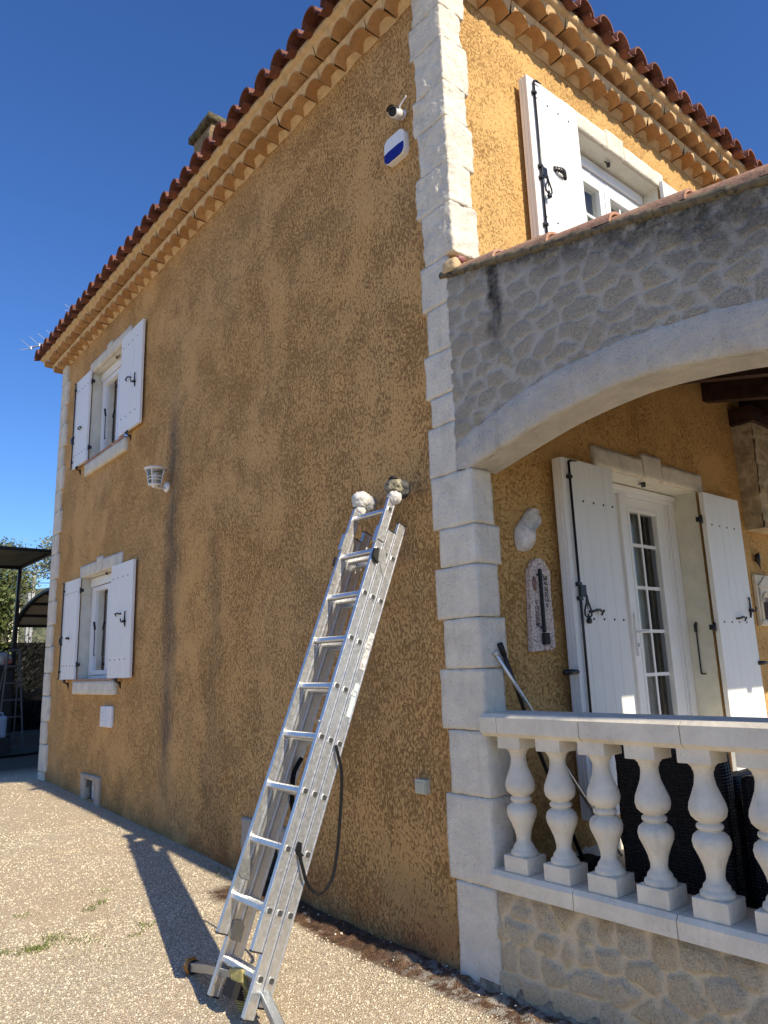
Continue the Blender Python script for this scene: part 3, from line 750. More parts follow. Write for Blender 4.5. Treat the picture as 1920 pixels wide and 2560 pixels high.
# windows on the side wall
def side_window(hole, lint, sillz, upper):
    u0, u1, z0, z1 = hole
    wn = casement(axA, hole, lint, .20, house)
    fr = MB(); frame_rect(fr, axA, u0+.01, u1-.01, z0+.005, z1-.005, .05, -.20, -.13)
    bar(fr, axA, u0+.02, u1-.02, -.19, -.10, z1-.12, z1-.01)          # roller box
    frame_rect(fr, axA, u0+.07, (u0+u1)/2-.002, z0+.06, z1-.13, .055, -.185, -.115)
    frame_rect(fr, axA, (u0+u1)/2+.002, u1-.07, z0+.06, z1-.13, .055, -.185, -.115)
    fr.obj('window_frame', PVC, wn)
    pane(axA, u0+.12, (u0+u1)/2-.055, z0+.11, z1-.18, -.15, wn); pane(axA, (u0+u1)/2+.055, u1-.12, z0+.11, z1-.18, -.15, wn)
    cu = MB(); curtain(cu, 'x', .30, u0+.05, u1-.05, z0, z1-.1, .012, 55); cu.obj('curtain', CURT, wn, fixn=False)
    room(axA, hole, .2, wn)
    sl = MB(); s0, s1 = u0-.03, u1+.03
    rough_block(sl, (-.045, .02, s0, s1, sillz, z0-.008), .04, .006, .004, .008, 11+z0); sl.obj('sill', LIME, wn)
    st = MB(); n = 10
    for k_ in range(n):
        a = u0+.002+(u1-u0-.004)*k_/n; st.box(-.055, .10, a+.002, a+(u1-u0)/n-.002, z0-.006, z0+.014, .003)
    st.obj('sill_tiles', SILLT, wn)
    hd = MB(); hd.tube([(.10, (u0+u1)/2+.42, z0+.30), (.095, (u0+u1)/2+.42, z0+.66)], .006, 6); hd.tube([(.10, (u0+u1)/2+.42, z0+.62), (.085, (u0+u1)/2+.42, z0+.72)], .014, 8)
    hd.tube([(.10, (u0+u1)/2+.42, z0+.30), (.10, (u0+u1)/2+.38, z0+.295)], .006, 6); hd.obj('stay_rod', IRON, wn)
    hk = MB(); cy = (u0+u1)/2; hk.tube([(.06, cy-.02, z1+.005), (.06, cy-.02, z1-.03), (.055, cy-.10, z1-.035), (.055, cy-.15, z1-.02)], [.012, .008, .007, .004], 6); hk.obj('shutter_hook', IRON, wn)
    return wn
w1_ = side_window(WA[0], (5.49, 6.965, 2.868, 3.02, .045), 1.40, False)
w2_ = side_window(WA[1], (5.50, 7.00, 5.728, 5.88, .045), 4.245, True)
for (zb, zt, up) in ((1.585, 2.865, 0), (4.455, 5.745, 1)):
    L = board_shutter('shutter', axA, 6.885, 7.475, .028, .058, zb, zt, 5, house)
    espag(L, axA, 7.452, zb, zt, zb+(.42 if up else .5), .058, False)
    nails(L, axA, [6.95, 7.07, 7.19, 7.31, 7.40], [zb+.17, zt-.17], .058)
    hook(L, axA, 7.20, zb+.52, .058, -1 if not up else -1)
    hinge(L, axA, 6.872, zt-.16, .03, -1); hinge(L, axA, 6.872, zb+.18, .03, -1)
    stopper(L, axA, 7.25, zb-.02, .05)
    Rr = board_shutter('shutter', axA, 5.012, 5.688, .028, .058, zb, zt, 6, house)
    nails(Rr, axA, [5.16, 5.31, 5.46, 5.61], [zb+.20, zt-.16], .058)
    hook(Rr, axA, 5.32, zb+.70-.05*up, .058, 1); keeper(Rr, axA, 5.18, zb+.62-.06*up, .058)
    hinge(Rr, axA, 5.70, zt-.16, .03, 1)
    stopper(Rr, axA, 5.40, zb-.02, .05)

# upper window on the front
wn = casement(axB, WB_UP, (1.285, 2.845, 5.812, 5.965, .045), .27, house, keyw=.26)
wn_up = wn
u0, u1, z0, z1 = WB_UP
fr = MB(); frame_rect(fr, axB, u0+.005, u1-.005, z0+.005, z1-.005, .07, -.26, -.18)
bar(fr, axB, u0+.01, u1-.01, -.25, -.14, z1-.10, z1-.006, .02); bar(fr, axB, u0+.02, u1-.02, -.25, -.165, z1-.16, z1-.11)
frame_rect(fr, axB, u0+.08, (u0+u1)/2+.02, z0+.08, z1-.17, .075, -.24, -.16); frame_rect(fr, axB, (u0+u1)/2+.03, u1-.08, z0+.08, z1-.17, .075, -.24, -.16)
fr.obj('window_frame', PVC, wn)
mt = MB()
for (a, b) in ((u0+.155, (u0+u1)/2-.055), ((u0+u1)/2+.105, u1-.155)):
    pane(axB, a, b, z0+.15, z1-.24, -.2, wn)
    bar(mt, axB, (a+b)/2-.012, (a+b)/2+.012, -.208, -.19, z0+.15, z1-.24, .002)
    for zz in (z1-.52, z1-.80): bar(mt, axB, a, b, -.2075, -.1905, zz-.012, zz+.012, .002)
mt.obj('muntins', PVC, wn)
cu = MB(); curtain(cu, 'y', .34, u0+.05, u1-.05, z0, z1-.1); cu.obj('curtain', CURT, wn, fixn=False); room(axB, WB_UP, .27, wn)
hk = MB(); hk.tube([(2.1, .08, z1+.01), (2.1, .08, z1-.03)], .016, 8); hk.tube([(2.1, .08, z1-.025), (2.04, .06, z1-.03), (1.99, .05, z1-.05)], [.007, .008, .004], 6); hk.obj('shutter_hook', IRON, wn)

def thick_shutter(u0, u1, z0, z1, nb, w0=.04, w1=.115):
    """folded leaf with grooved edge profile"""
    mb = MB(); bw = (u1-u0-.03)/nb
    for i in range(nb):
        a, b = u0+.03+i*bw, u0+.03+(i+1)*bw; c = .0025
        mb.prism([(a, w1-.035), (b, w1-.035), (b, w1-c), (b-c, w1), (a+c, w1), (a, w1-c)], lambda u, v, q: axB(u, v, q), z0, z1)
    poly = [(u0+.029, w0), (u0+.029, w1-.001), (u0, w1-.003), (u0, w1-.02), (u0+.006, w1-.024), (u0, w1-.028), (u0, w1-.048), (u0+.006, w1-.052), (u0, w1-.056), (u0+.002, w0)]
    mb.prism(poly, lambda u, v, q: axB(u, v, q), z0+.001, z1-.001)
    mb.box(u0+.03, u1-.002, -(w1-.037), -w0, z0+.002, z1-.002)
    return mb.obj('shutter', WHITE, house)
sh = thick_shutter(.765, 1.372, 4.50, 5.815, 5)
espag(sh, axB, .83, 4.50, 5.80, 5.02, .115); nails(sh, axB, [.86, .99, 1.12, 1.25], [4.68, 5.66], .115)
mb = MB()
pts = [axB(1.0+.13*t, .115+.03*math.sin(math.pi*t)+.004, 5.13-.02*t) for t in np.linspace(0, 1, 9)]
mb.tube(pts, .011, 6)
for t in np.linspace(0, 1, 8): p = pts[int(t*8)]; mb.box(p[0]-.005, p[0]+.005, p[1]-.014, p[1]+.014, p[2]-.018, p[2]+.018, .003)
mb.obj('catch_lever', IRON, sh)
sh = board_shutter('shutter', axB, 2.72, 3.33, .04, .075, 4.50, 5.83, 5, house); hinge(sh, axB, 2.705, 5.62, .045, -1)

# french door on the ground floor
wn = casement(axB, WB_LO, (1.29, 2.85, 2.948, 3.10, .045), .30, house, keyw=.27)
wn.name = 'french_window'
u0, u1, z0, z1 = WB_LO
fr = MB(); frame_rect(fr, axB, u0, u1, z0+.005, z1-.006, .075, -.30, -.20, .006)
bar(fr, axB, u0+.01, u1-.01, -.195, -.175, z1-.05, z1-.01)
bar(fr, axB, u1-.17, u1-.076, -.297, -.225, z0+.02, z1-.08, .004); bar(fr, axB, u1-.125, u1-.112, -.226, -.215, z0+.02, z1-.085, .002)
fr.obj('door_frame', PVC, wn)
lf = MB()
for (a, b) in ((u0+.08, 1.945), (1.95, 2.575)):
    frame_rect(lf, axB, a, b, z0+.03, z1-.082, .10, -.29, -.212, .006)
    frame_rect(lf, axB, a+.085, b-.085, z0+.60, z1-.167, .03, -.285, -.205, .006)
    bar(lf, axB, a+.09, b-.09, -.28, -.225, z0+.1, z0+.62, .004)
bar(lf, axB, 1.905, 1.985, -.22, -.185, z0+.03, z1-.085, .008)
lf.obj('door_leaf', PVC, wn)
mt = MB()
for (a, b) in ((u0+.19, 1.835), (2.06, 2.465)):
    pane(axB, a, b, z0+.62, z1-.19, -.25, wn)
    bar(mt, axB, (a+b)/2-.012, (a+b)/2+.012, -.262, -.242, z0+.6, z1-.17, .002)
    for zz in (2.487, 2.15, 1.813, 1.483, 1.15): bar(mt, axB, a-.01, b+.01, -.2615, -.2425, zz-.013, zz+.013, .002)
mt.obj('muntins', PVC, wn)
hd = MB(); hd.box(1.925, 1.952, .168, .19, 1.62, 1.94, .004); hd.tube([(1.938, .17, 1.80), (1.938, .135, 1.80), (2.03, .13, 1.802)], .009, 8)
hd.obj('door_handle', PVC, wn)
kh = MB(); kh.box(1.934, 1.942, .1655, .169, 1.69, 1.72, .001); kh.obj('keyhole', IRON, wn)
cu = MB(); curtain(cu, 'y', .40, 2.27, 2.60, z0, z1-.1, .014, 70); curtain(cu, 'y', .44, u0+.05, 1.75, z0, z1-.1, .014, 70); cu.obj('curtain', CURT, wn, fixn=False)
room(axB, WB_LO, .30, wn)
rd = MB(); rd.tube([(u1-.012, .13, 1.47), (u1-.012, .13, 1.86)], .006, 6); rd.tube([(u1, .13, 1.875), (u1-.02, .13, 1.85), (u1-.018, .13, 1.80)], .013, 8); rd.tube([(u1-.012, .13, 1.47), (u1-.014, .09, 1.468)], .006, 6); rd.obj('stay_rod', IRON, wn)
hk = MB(); hk.tube([(2.06, .06, z1+.01), (2.06, .06, z1-.035)], .018, 10); hk.tube([(2.06, .06, z1-.03), (2.0, .045, z1-.02), (1.95, .04, z1-.035)], [.007, .009, .003], 6); hk.obj('shutter_hook', IRON, wn)
sh = thick_shutter(.782, 1.355, .68, 2.905, 5)
espag(sh, axB, .843, .68, 2.895, 2.03, .115); nails(sh, axB, [.865, .985, 1.10, 1.215, 1.32], [2.63, 1.86, .9], .115)
hook(sh, axB, .945, 1.905, .115, 1); stopper(sh, axB, .70, 1.538, .11, True)
sh = board_shutter('shutter', axB, 2.712, 3.335, .045, .082, .68, 2.925, 5, house)
nails(sh, axB, [2.80, 2.93, 3.06, 3.19], [2.66, 1.87, .9], .082); hook(sh, axB, 3.02, 1.90, .082, 1); keeper(sh, axB, 3.27, 1.98, .082)
hinge(sh, axB, 2.697, 2.70, .05, -1); hinge(sh, axB, 2.697, 1.83, .05, -1); stopper(sh, axB, 3.36, 1.538, .09, True)

VENTM = mat_limestone('weathered_stone', (0.50, 0.43, 0.34), 1.3, .8)
# crawl-space grilles at the foot of the side wall
def vent(y0, y1, zt, zb, hole, n_):
    mb = MB(); h0, h1, a0, a1 = hole
    rough_block(mb, (-.03, .05, y0, h0, zb, zt), .03, .008, .006, .01, n_); rough_block(mb, (-.03, .05, h1, y1, zb, zt), .03, .008, .006, .01, n_+1)
    rough_block(mb, (-.031, .05, h0, h1, a1, zt), .03, .008, .006, .01, n_+2)
    v = mb.obj('foundation_vent', VENTM, house)
    b = MB(); b.add([(0, h0, a0), (.35, h0, a0), (.35, h0, a1), (0, h0, a1)], [(0, 1, 2, 3)]); b.add([(0, h1, a0), (.35, h1, a0), (.35, h1, a1), (0, h1, a1)], [(0, 1, 2, 3)])
    b.add([(0, h0, a1), (0, h1, a1), (.35, h1, a1), (.35, h0, a1)], [(0, 1, 2, 3)]); b.add([(.35, h0, a0), (.35, h1, a0), (.35, h1, a1), (.35, h0, a1)], [(0, 1, 2, 3)])
    b.obj('vent_shaft', ROOM, v, fixn=False)
    return v
vent(5.88, 6.52, .498, .17, (6.03, 6.37, .22, .44), 20)
b = MB(); b.box(.06, .075, 6.05, 6.36, .2, .43, .003); b.obj('pipe_cover', CLAY, house)
vent(1.92, 2.60, .487, .02, (2.06, 2.42, .03, .36), 30)

# ------------------------------------------------------------------ terrace
YF = -2.18
pin = [(-.06, 2.712), (-.2, 2.748), (-.37, 2.788), (-.66, 2.852), (-.98, 2.89), (-1.12, 2.895)]
pex = [(.045, 2.80), (.042, 2.72), (.036, 2.86), (-.08, 2.925), (-.27, 3.0), (-.66, 3.085), (-.98, 3.112), (-1.12, 3.117)]
mir = lambda P: P+[(-2.24-y, z) for y, z in P[:-1]][::-1]
def resample(P, n, q):
    P = np.array(P); t = np.r_[0, np.cumsum(np.hypot(*np.diff(P, axis=0).T))]; s_ = np.linspace(0, t[-1], n)
    y = np.interp(s_, t, P[:, 0]); z = np.interp(s_, t, P[:, 1])
    for _ in range(q):
        y[1:-1] = (y[:-2]+2*y[1:-1]+y[2:])/4; z[1:-1] = (z[:-2]+2*z[1:-1]+z[2:])/4
    return y, z
NA = 150
iy, iz = resample(mir(pin), NA, 30); ey, ez = resample(mir([pex[1]]+pex[2:]), NA, 6)
capz = lambda y: 3.975+.235*y
arch = MB()
P = []
for j in range(NA):
    row = []
    for k_ in range(-1, 22):
        t = max(k_, 0)/21; y = iy[j]*(1-t)+ey[j]*t; z = iz[j]*(1-t)+ez[j]*t
        bul = math.sin(math.pi*min(1, max(t, 0)*1.0))**.5 if 0 < t < 1 else 0
        x = -.030-.022*bul+nz((0, y, z), 5)*.008+nz((0, y, z), 16)*.004
        if k_ == -1: x = -.005
        row.append((x, y, z+(nz((0, y, 0), 9)*.006 if k_ < 2 else 0)+(nz((3, y, 0), 6)*.006 if k_ > 19 else 0)))
    P.append(row)
arch.grid(P)
P = []
for j in range(NA):
    row = []
    for x in np.linspace(-.008, .20, 12):
        zz = iz[j]+nz((0, iy[j], 0), 9)*.006*(1-(x+.008)/.21)+nz((x*2, iy[j], 7), 7)*.006
        row.append((x, iy[j], zz+.004*math.cos((x-.1)*15)))
    P.append(row)
arch.grid(P)
ter = thing('terrace', (0, -1.1, 0), 'covered terrace with rubble stone arch, stone balusters and sloping tile coping', 'terrace')
arch.obj('arch', ARCH, ter)

def stone_field(yy, zz, seed, cy=.17, cz=.085):
    """irregular rubble pattern: returns height 0..1, stone mask, id"""
    P_ = []; r2 = random.Random(seed); y = -3.2; row = 0
    z = -.1
    while z < 4.4:
        y = -3.0+r2.uniform(0, cy)
        while y < .4:
            wd = cy*r2.uniform(.45, 1.35); P_.append((y, z+r2.uniform(-.022, .022), r2.random(), r2.uniform(.55, 1))); y += wd
        z += cz*r2.uniform(.85, 1.2)
    P_ = np.array(P_)
    sh_ = yy.shape; Y = yy.ravel(); Z = zz.ravel()
    H = np.zeros(Y.size); Mk = np.zeros(Y.size); ID = np.zeros(Y.size)
    for s0 in range(0, Y.size, 4000):
        y_ = Y[s0:s0+4000, None]; z_ = Z[s0:s0+4000, None]
        d = np.sqrt(((y_-P_[None, :, 0])/1.55)**2+(z_-P_[None, :, 1])**2)
        o = np.argpartition(d, 1, axis=1)[:, :2]; dd = np.take_along_axis(d, o, 1); sw = dd[:, 0] > dd[:, 1]
        o[sw] = o[sw][:, ::-1]; dd.sort(axis=1)
        e = (dd[:, 1]-dd[:, 0])
        m = np.clip((e-.004)/.034, 0, 1); m = m*m*(3-2*m)
        H[s0:s0+4000] = m*P_[o[:, 0], 3]; Mk[s0:s0+4000] = m; ID[s0:s0+4000] = P_[o[:, 0], 2]
    return H.reshape(sh_), Mk.reshape(sh_), ID.reshape(sh_)

def rubble(name, Yg, Zg, x0, relief, mat, seed, warp=.02, **kw):
    Yw = Yg.copy(); Zw = Zg.copy()
    for i in range(Yg.shape[0]):
        for j in range(Yg.shape[1]):
            p = (0, Yg[i, j], Zg[i, j]); Yw[i, j] += nz(p, 7, seed)*warp+nz(p, 22, seed+2)*warp*.4; Zw[i, j] += nz(p, 7, seed+1)*warp+nz(p, 22, seed+3)*warp*.4
    H, Mk, ID = stone_field(Yw, Zw, seed, **kw)
    X = np.zeros_like(Yg)
    for i in range(Yg.shape[0]):
        for j in range(Yg.shape[1]):
            p = (0, Yg[i, j], Zg[i, j]); rgh = nz(p, 30, 1)*.004+nz(p, 70, 2)*.003
            X[i, j] = x0-relief*H[i, j]-rgh*(.35+.65*Mk[i, j])-nz(p, 4, 5)*.004
    mb = MB(); mb.grid(np.stack([X, Yg, Zg], -1), sid=ID.ravel())
    return mb, Mk.ravel()
# high rubble between arch and coping
n1, n2 = 250, 120
ya = np.linspace(.028, -2.52, n1); Yg = np.repeat(ya[:, None], n2, 1); Zg = np.zeros_like(Yg)
eyo = ey[::-1]; ezo = ez[::-1]
for i, y in enumerate(ya):
    zb = np.interp(y, eyo, ezo); zt = capz(y)
    if y < ey[-1]: zb = 2.7
    Zg[i] = np.linspace(zb-.012, zt, n2)
mb, mk = rubble('w', Yg, Zg, -.028, .014, RUBT, 4, warp=.045, cy=.20, cz=.105)
mb.obj('stone_wall', RUBT, ter, fixn=False, extra={'stone': mk})
# body of the wall: back face and thickness
mb = MB(); P = []
for j in range(NA): P.append([(.20, iy[j], iz[j]), (.20, iy[j], max(capz(iy[j]), 3.3))])
mb.grid(P); P = [[(-.02, y, capz(y)), (.20, y, capz(y))] for y in (.03, -2.52)]; mb.grid(P)
mb.box(-.02, .2, -2.52, YF, -.1, 2.72, .01); mb.box(.0, .2, -2.52, YF, 2.72, 3.38)
mb.obj('wall_back', REV, ter)
# low rubble wall
ya = np.arange(-.088, -2.53, -.0105); za = np.linspace(-.06, .49, 56)
Yg, Zg = np.meshgrid(ya, za, indexing='ij')
mb, mk = rubble('w', Yg, Zg, -.024, .030, RUB, 9, warp=.03, cy=.17, cz=.125)
mb.obj('stone_base', RUB, ter, fixn=False, extra={'stone': mk})
# rough concrete footing
mb = MB(); P = []
for y in np.arange(.06, -2.5, -.02):
    wd = .022+.03*max(0, nz((0, y, 0), 3))+.008*nz((0, y, 4), 9)
    P.append([(-.028, y, .045+.02*nz((0, y, 0), 4)), (-.036-wd*.4, y, .028+.006*nz((0, y, 2), 12)), (-.04-wd, y, -.03)])
mb.grid(P); mb.obj('footing', simple('grey_mortar', (.36, .30, .22), .95, .35, 16, .02, 40), ter, fixn=False)

# coping tiles on the slope
mb = MB(); sl = math.atan(.235)
def capP(s_, o, h): # s down-slope distance, o across (x), h height normal
    return (.055+o, .03-s_*math.cos(sl), 3.985-.235*0-s_*math.sin(sl)+h)
for k_ in range(7):
    s0 = -.02+k_*.395-(.07 if k_ else 0)
    s1 = -.02+(k_+1)*.395+.02
    jt = rnd.uniform(-.006, .006)
    for shell in (0, 1):
        P = []
        for s_, r, dz in ((s0, .088, 0), (s1, .103, .020)):
            P.append([capP(s_, -math.cos(math.pi*a/14)*(r-shell*.016)+jt, math.sin(math.pi*a/14)*(r-shell*.016)*.86+dz) for a in range(15)])
        mb.grid(P, 0, True, sid=.3+.5*rnd.random())
        if shell == 0: fr_ = P[1]
        else: mb.grid([fr_, P[1]], 0, False)
mb.obj('coping_tiles', COPE, ter)
mb = MB(); P = []
for s_ in np.arange(-.05, 2.7, .012):
    w1 = nz((s_, 1, 0), 14)*.010+nz((s_, 1, 0), 45)*.006
    P.append([capP(s_, -.083, -.022+w1*.4), capP(s_, -.104-w1, -.016), capP(s_, -.112-w1, .0+w1*.3), capP(s_, -.098, .026+w1*.8), capP(s_, -.05, .04)])
mb.grid(P); mb.obj('coping_mortar', MOSS, ter, fixn=False)
mb = MB(); rough_block(mb, (-.055, .07, -.06, .05, 3.985, 4.07), .015, .02, .012, .01, 77); mb.obj('mortar_patch', GEN, ter)
mb = MB(); rough_block(mb, (-.03, .03, -.075, .0, 4.045, 4.085), .012, .02, .014, .01, 79); mb.obj('broken_tile', simple('pink_tile', (.32, .13, .12), .5, .2), ter)

# ledge, balusters, handrail
bal = bpy.data.objects.new('balustrade', None); C.objects.link(bal); bal.parent = ter; bal.location = (0, 0, .57)
mb = MB()
seg = [-.088, -.592, -1.099, -1.606, -2.113, -2.5]
for a, b in zip(seg, seg[1:]):
    poly = [(-.078, .487), (-.080, .556), (-.064, .576), (.215, .577), (.215, .487)]
    mb.prism(poly, lambda u, v, q: (u, q, v), b+.0025, a-.0025)
mb.obj('ledge', CAST, bal)
mb = MB(); mb.box(-.06, .2, -2.5, -.09, .49, .569); 
seg = [-.070, -.19, -.70, -1.205, -1.71, -2.215, -2.5]
for a, b in zip(seg, seg[1:]):
    poly = [(-.05, 1.228), (-.078, 1.250), (-.080, 1.326), (-.052, 1.345), (.17, 1.347), (.198, 1.328), (.198, 1.25), (.17, 1.228)]
    mb.prism(poly, lambda u, v, q: (u, q, v), b+.0022, a-.0022)
mb.box(-.045, .165, -2.5, -.075, 1.236, 1.338)
mb.obj('handrail', CAST, bal)
prof = [(0, 0.652), (0.067, 0.652), (0.0685, 0.664), (0.066, 0.674), (0.056, 0.681), (0.054, 0.688), (0.0525, 0.696), (0.0458, 0.704), (0.0376, 0.716), (0.0362, 0.735), (0.0433, 0.77), (0.0581, 0.808), (0.0725, 0.838), (0.0763, 0.862), (0.0699, 0.884), (0.0544, 0.898), (0.0427, 0.903), (0.0433, 0.907), (0.0513, 0.911), (0.0544, 0.92), (0.0513, 0.929), (0.0433, 0.933), (0.0427, 0.938), (0.0544, 0.944), (0.0699, 0.96), (0.0763, 0.985), (0.0725, 1.01), (0.0581, 1.045), (0.0445, 1.08), (0.0385, 1.115), (0.0396, 1.135), (0.044, 1.142), (0.046, 1.152), (0.056, 1.162), (0.058, 1.171), (0, 1.171)]
mb = MB(); x0, y0 = .022, -.238
mb.lathe(prof[1:-1], (x0, y0, 0), 40); mb.box(x0-.075, x0+.075, y0-.075, y0+.075, .5765, .655, .005); mb.box(x0-.073, x0+.073, y0-.073, y0+.073, 1.170, 1.2365, .005)
b0 = mb.obj('baluster', CAST, bal)
for k_ in range(1, 8):
    b1 = b0.copy(); C.objects.link(b1); b1.parent = bal; b1.location = (0, -.2495*k_, 0)

# terrace floor, roof and rafters
mb = MB(); mb.box(.2, 6.0, -2.6, 0, -.1, .44); mb.obj('terrace_floor', FLOOR, ter)
mb = MB(); mb.add([(.1, .02, 4.01), (6.2, .02, 4.01), (6.2, -2.75, 4.01-.235*2.77), (.1, -2.75, 4.01-.235*2.77)], [(0, 1, 2, 3)])
mb.add([(.1, .02, 4.06), (6.2, .02, 4.06), (6.2, -2.75, 4.06-.235*2.77), (.1, -2.75, 4.06-.235*2.77)], [(0, 1, 2, 3)])
mb.obj('terrace_ceiling', WOODD, ter, fixn=False)
for k_, x in enumerate((.97, 1.68, 2.39, 3.10, 3.83, 4.55, 5.3)):
    mb = MB(); P = [(x, 0, 3.82), (x, 0, 4.0), (x+.09, 0, 4.0), (x+.09, 0, 3.82)]; Q = [(a, -2.7, c-.235*2.7) for a, b, c in P]
    mb.add(P+Q, [(0, 1, 2, 3), (7, 6, 5, 4), (0, 4, 5, 1), (1, 5, 6, 2), (2, 6, 7, 3), (3, 7, 4, 0)])
    mb.obj('rafter', WOODD, ter)
mb = MB(); mb.box(.2, 6.2, -2.52, -2.36, 3.09, 3.36, .01); mb.obj('eaves_beam', WOODD, ter)
# scalloped tile edge on the eaves
mb = MB()
for k_ in range(30):
    P = [[(.2+k_*.2+.1-math.cos(math.pi*a/8)*.1, -2.75-o, 3.40+math.sin(math.pi*a/8)*.07) for a in range(9)] for o in (0, -.4)]
    mb.grid(P, sid=rnd.random())
mb.obj('roof_tiles', TILE, ter, fixn=False)
mb = MB(); rough_block(mb, (.2, 1.27, -2.52, -2.3, -.1, 3.1), .12, .02, .01, .01, 5); rough_block(mb, (5.6, 6.0, -2.52, -2.3, -.1, 3.1), .12, .02, .01, .01, 6); mb.obj('front_pier', LIME, ter)
# white patched plinth low on the terrace wall
mb = MB(); P = []
for x in np.arange(.22, 1.34, .02):
    P.append([(x, -.006, .43), (x, -.007, .50+.035*max(-.4, nz((x, 0, 0), 9))+.02*nz((x, 4, 0), 25)), (x, .002, .505+.035*max(-.4, nz((x, 0, 0), 9))+.02*nz((x, 4, 0), 25))])
mb.grid(P); mb.obj('plinth', LIME, ter, fixn=False)
# stone corbel hanging under the second rafter
n1, n2 = 70, 90
Zc = np.linspace(2.70, 3.67, n2); 
def corb_face(axis):
    A = []; Bm = []
    for i in range(n1):
        for j in range(n2): pass
    return
Yg = np.repeat(np.linspace(0, -.9, n1)[:, None], n2, 1); Zg = np.repeat(Zc[None, :], n1, 0)
H, Mk, ID = stone_field(Yg*1.0-.7, Zg, 21, .16, .10)
mb = MB(); X0 = 3.60; Pq = np.zeros((n1, n2, 3))
for i in range(n1):
    for j in range(n2):
        u = i/(n1-1)*.9; Pq[i, j] = (X0+u+0*u, -.16-.012*H[i, j]-nz((u, 0, Zg[i, j]), 25)*.006-.02*(Zg[i, j]-2.7), Zg[i, j])
mb.grid(Pq, sid=ID.ravel()); mk = Mk.ravel().tolist()
H2, Mk2, ID2 = stone_field(Yg[:20]*.9-.2, Zg[:20], 25, .16, .10)
Pq = np.zeros((20, n2, 3))
for i in range(20):
    for j in range(n2):
        v = i/19; Pq[i, j] = (X0-.012*H2[i, j], -.16*v-.02*(Zg[0, j]-2.7)*v, Zg[0, j])
mb.grid(Pq, sid=ID2.ravel()); mk += Mk2.ravel().tolist()
mb.add([(X0, 0, 2.70), (X0+.9, 0, 2.70), (X0+.9, -.17, 2.70), (X0, -.17, 2.70), (X0, 0, 3.67), (X0+.9, 0, 3.67), (X0+.9, -.18, 3.67), (X0, -.18, 3.67)], [(0, 1, 2, 3), (4, 5, 6, 7)]); mk += [0]*8
mb.obj('corbel', RUB, ter, fixn=False, extra={'stone': mk})
mb = MB(); mb.box(3.56, 4.7, -.21, 0, 3.675, 3.83, .008); mb.obj('corbel_beam', WOODD, ter)

# ================================================================== THINGS ON THE SIDE WALL
# wall lantern
la = thing('wall_lantern', (0, 4.28, 3.53), 'white wall lantern with clear glass on the shaded side wall', 'lamp')
mb = MB(); Mx = Matrix.Rotation(R(-90), 3, 'Y'); mb.lathe([(.052, 0), (.056, .004), (.054, .026), (.03, .032)], (0, 4.28, 3.53), 24, Mx); mb.obj('wall_plate', PVC, la)
mb = MB(); mb.tube([(-.03, 4.28, 3.52), (-.10, 4.26, 3.505), (-.155, 4.24, 3.51)], .013, 8); mb.lathe([(.028, 0), (.034, .012), (.03, .03)], (-.16, 4.235, 3.50), 16); mb.obj('bracket_arm', PVC, la)
cx_, cy_, cz_ = -.16, 4.235, 3.52
body = MB()
def ringsq(z, r): return [(cx_+r*math.cos(a), cy_+r*math.sin(a), z) for a in [2*math.pi*k/24 for k in range(24)]]
for (z, r, t) in ((cz_+.006, .062, .008), (cz_+.055, .073, .005), (cz_+.085, .078, .005), (cz_+.165, .094, .006)):
    p = ringsq(z, r); body.tube(p+[p[0], p[1]], t, 6)
for k in range(4):
    a = math.pi/4+k*math.pi/2; body.tube([(cx_+.062*math.cos(a), cy_+.062*math.sin(a), cz_+.004), (cx_+.094*math.cos(a), cy_+.094*math.sin(a), cz_+.168)], .0065, 6)
body.lathe([(.062, 0), (.06, .008), (.02, .01)], (cx_, cy_, cz_), 24)
body.obj('lantern_cage', PVC, la)
mb = MB(); mb.lathe([(.118, 0), (.112, .010), (.085, .022), (.045, .030), (.01, .033)], (cx_, cy_, cz_+.17), 28); mb.obj('lantern_roof', PVC, la)
mb = MB(); P = [[(cx_+(r)*math.cos(a), cy_+r*math.sin(a), z) for a in [2*math.pi*k/24 for k in range(25)]] for z, r in ((cz_+.008, .057), (cz_+.165, .088))]; mb.grid(P); mb.obj('glass_shade', mat_pane('lantern_glass', (.88, .9, .9)), la, fixn=False)
mb = MB(); mb.lathe([(.014, 0), (.016, .04), (.03, .07), (.033, .095), (.022, .12), (.006, .128)], (cx_, cy_, cz_+.01), 16); mb.obj('bulb', simple('frosted', (.85, .85, .83), .3, .02), la)

# two-part junction box
jb = thing('wall_box', (0, 5.72, 1.05), 'white rounded plastic switch box below the lower side window', 'wall box')
mb = MB(); mb.box(-.040, .002, 5.56, 5.87, 1.045, 1.28, .018); mb.obj('box_cover', PVC, jb)
mb = MB(); mb.box(-.056, -.038, 5.71, 5.86, 1.052, 1.273, .008); 
o = mb.obj('switch_panel', PVC, jb)
mb = MB(); [mb.box(-.0572, -.0555, 5.725, 5.845, z, z+.002) for z in (1.12, 1.165, 1.21)]; mb.obj('switch_gaps', simple('grey_line', (.5, .5, .5), .6), jb)

# beige socket box near the corner
sb = MB(); sb.box(-.036, .002, .422, .515, .876, .958, .004); sbo = thing('socket_box', (0, .468, .876), 'small beige socket box on the side wall beside the corner stones', 'wall box')
sb.obj('box_cover', BEIGE, sbo); sb = MB(); sb.box(-.040, -.0365, .428, .508, .882, .94, .001); sb.obj('hinged_lid', BEIGE, sbo)

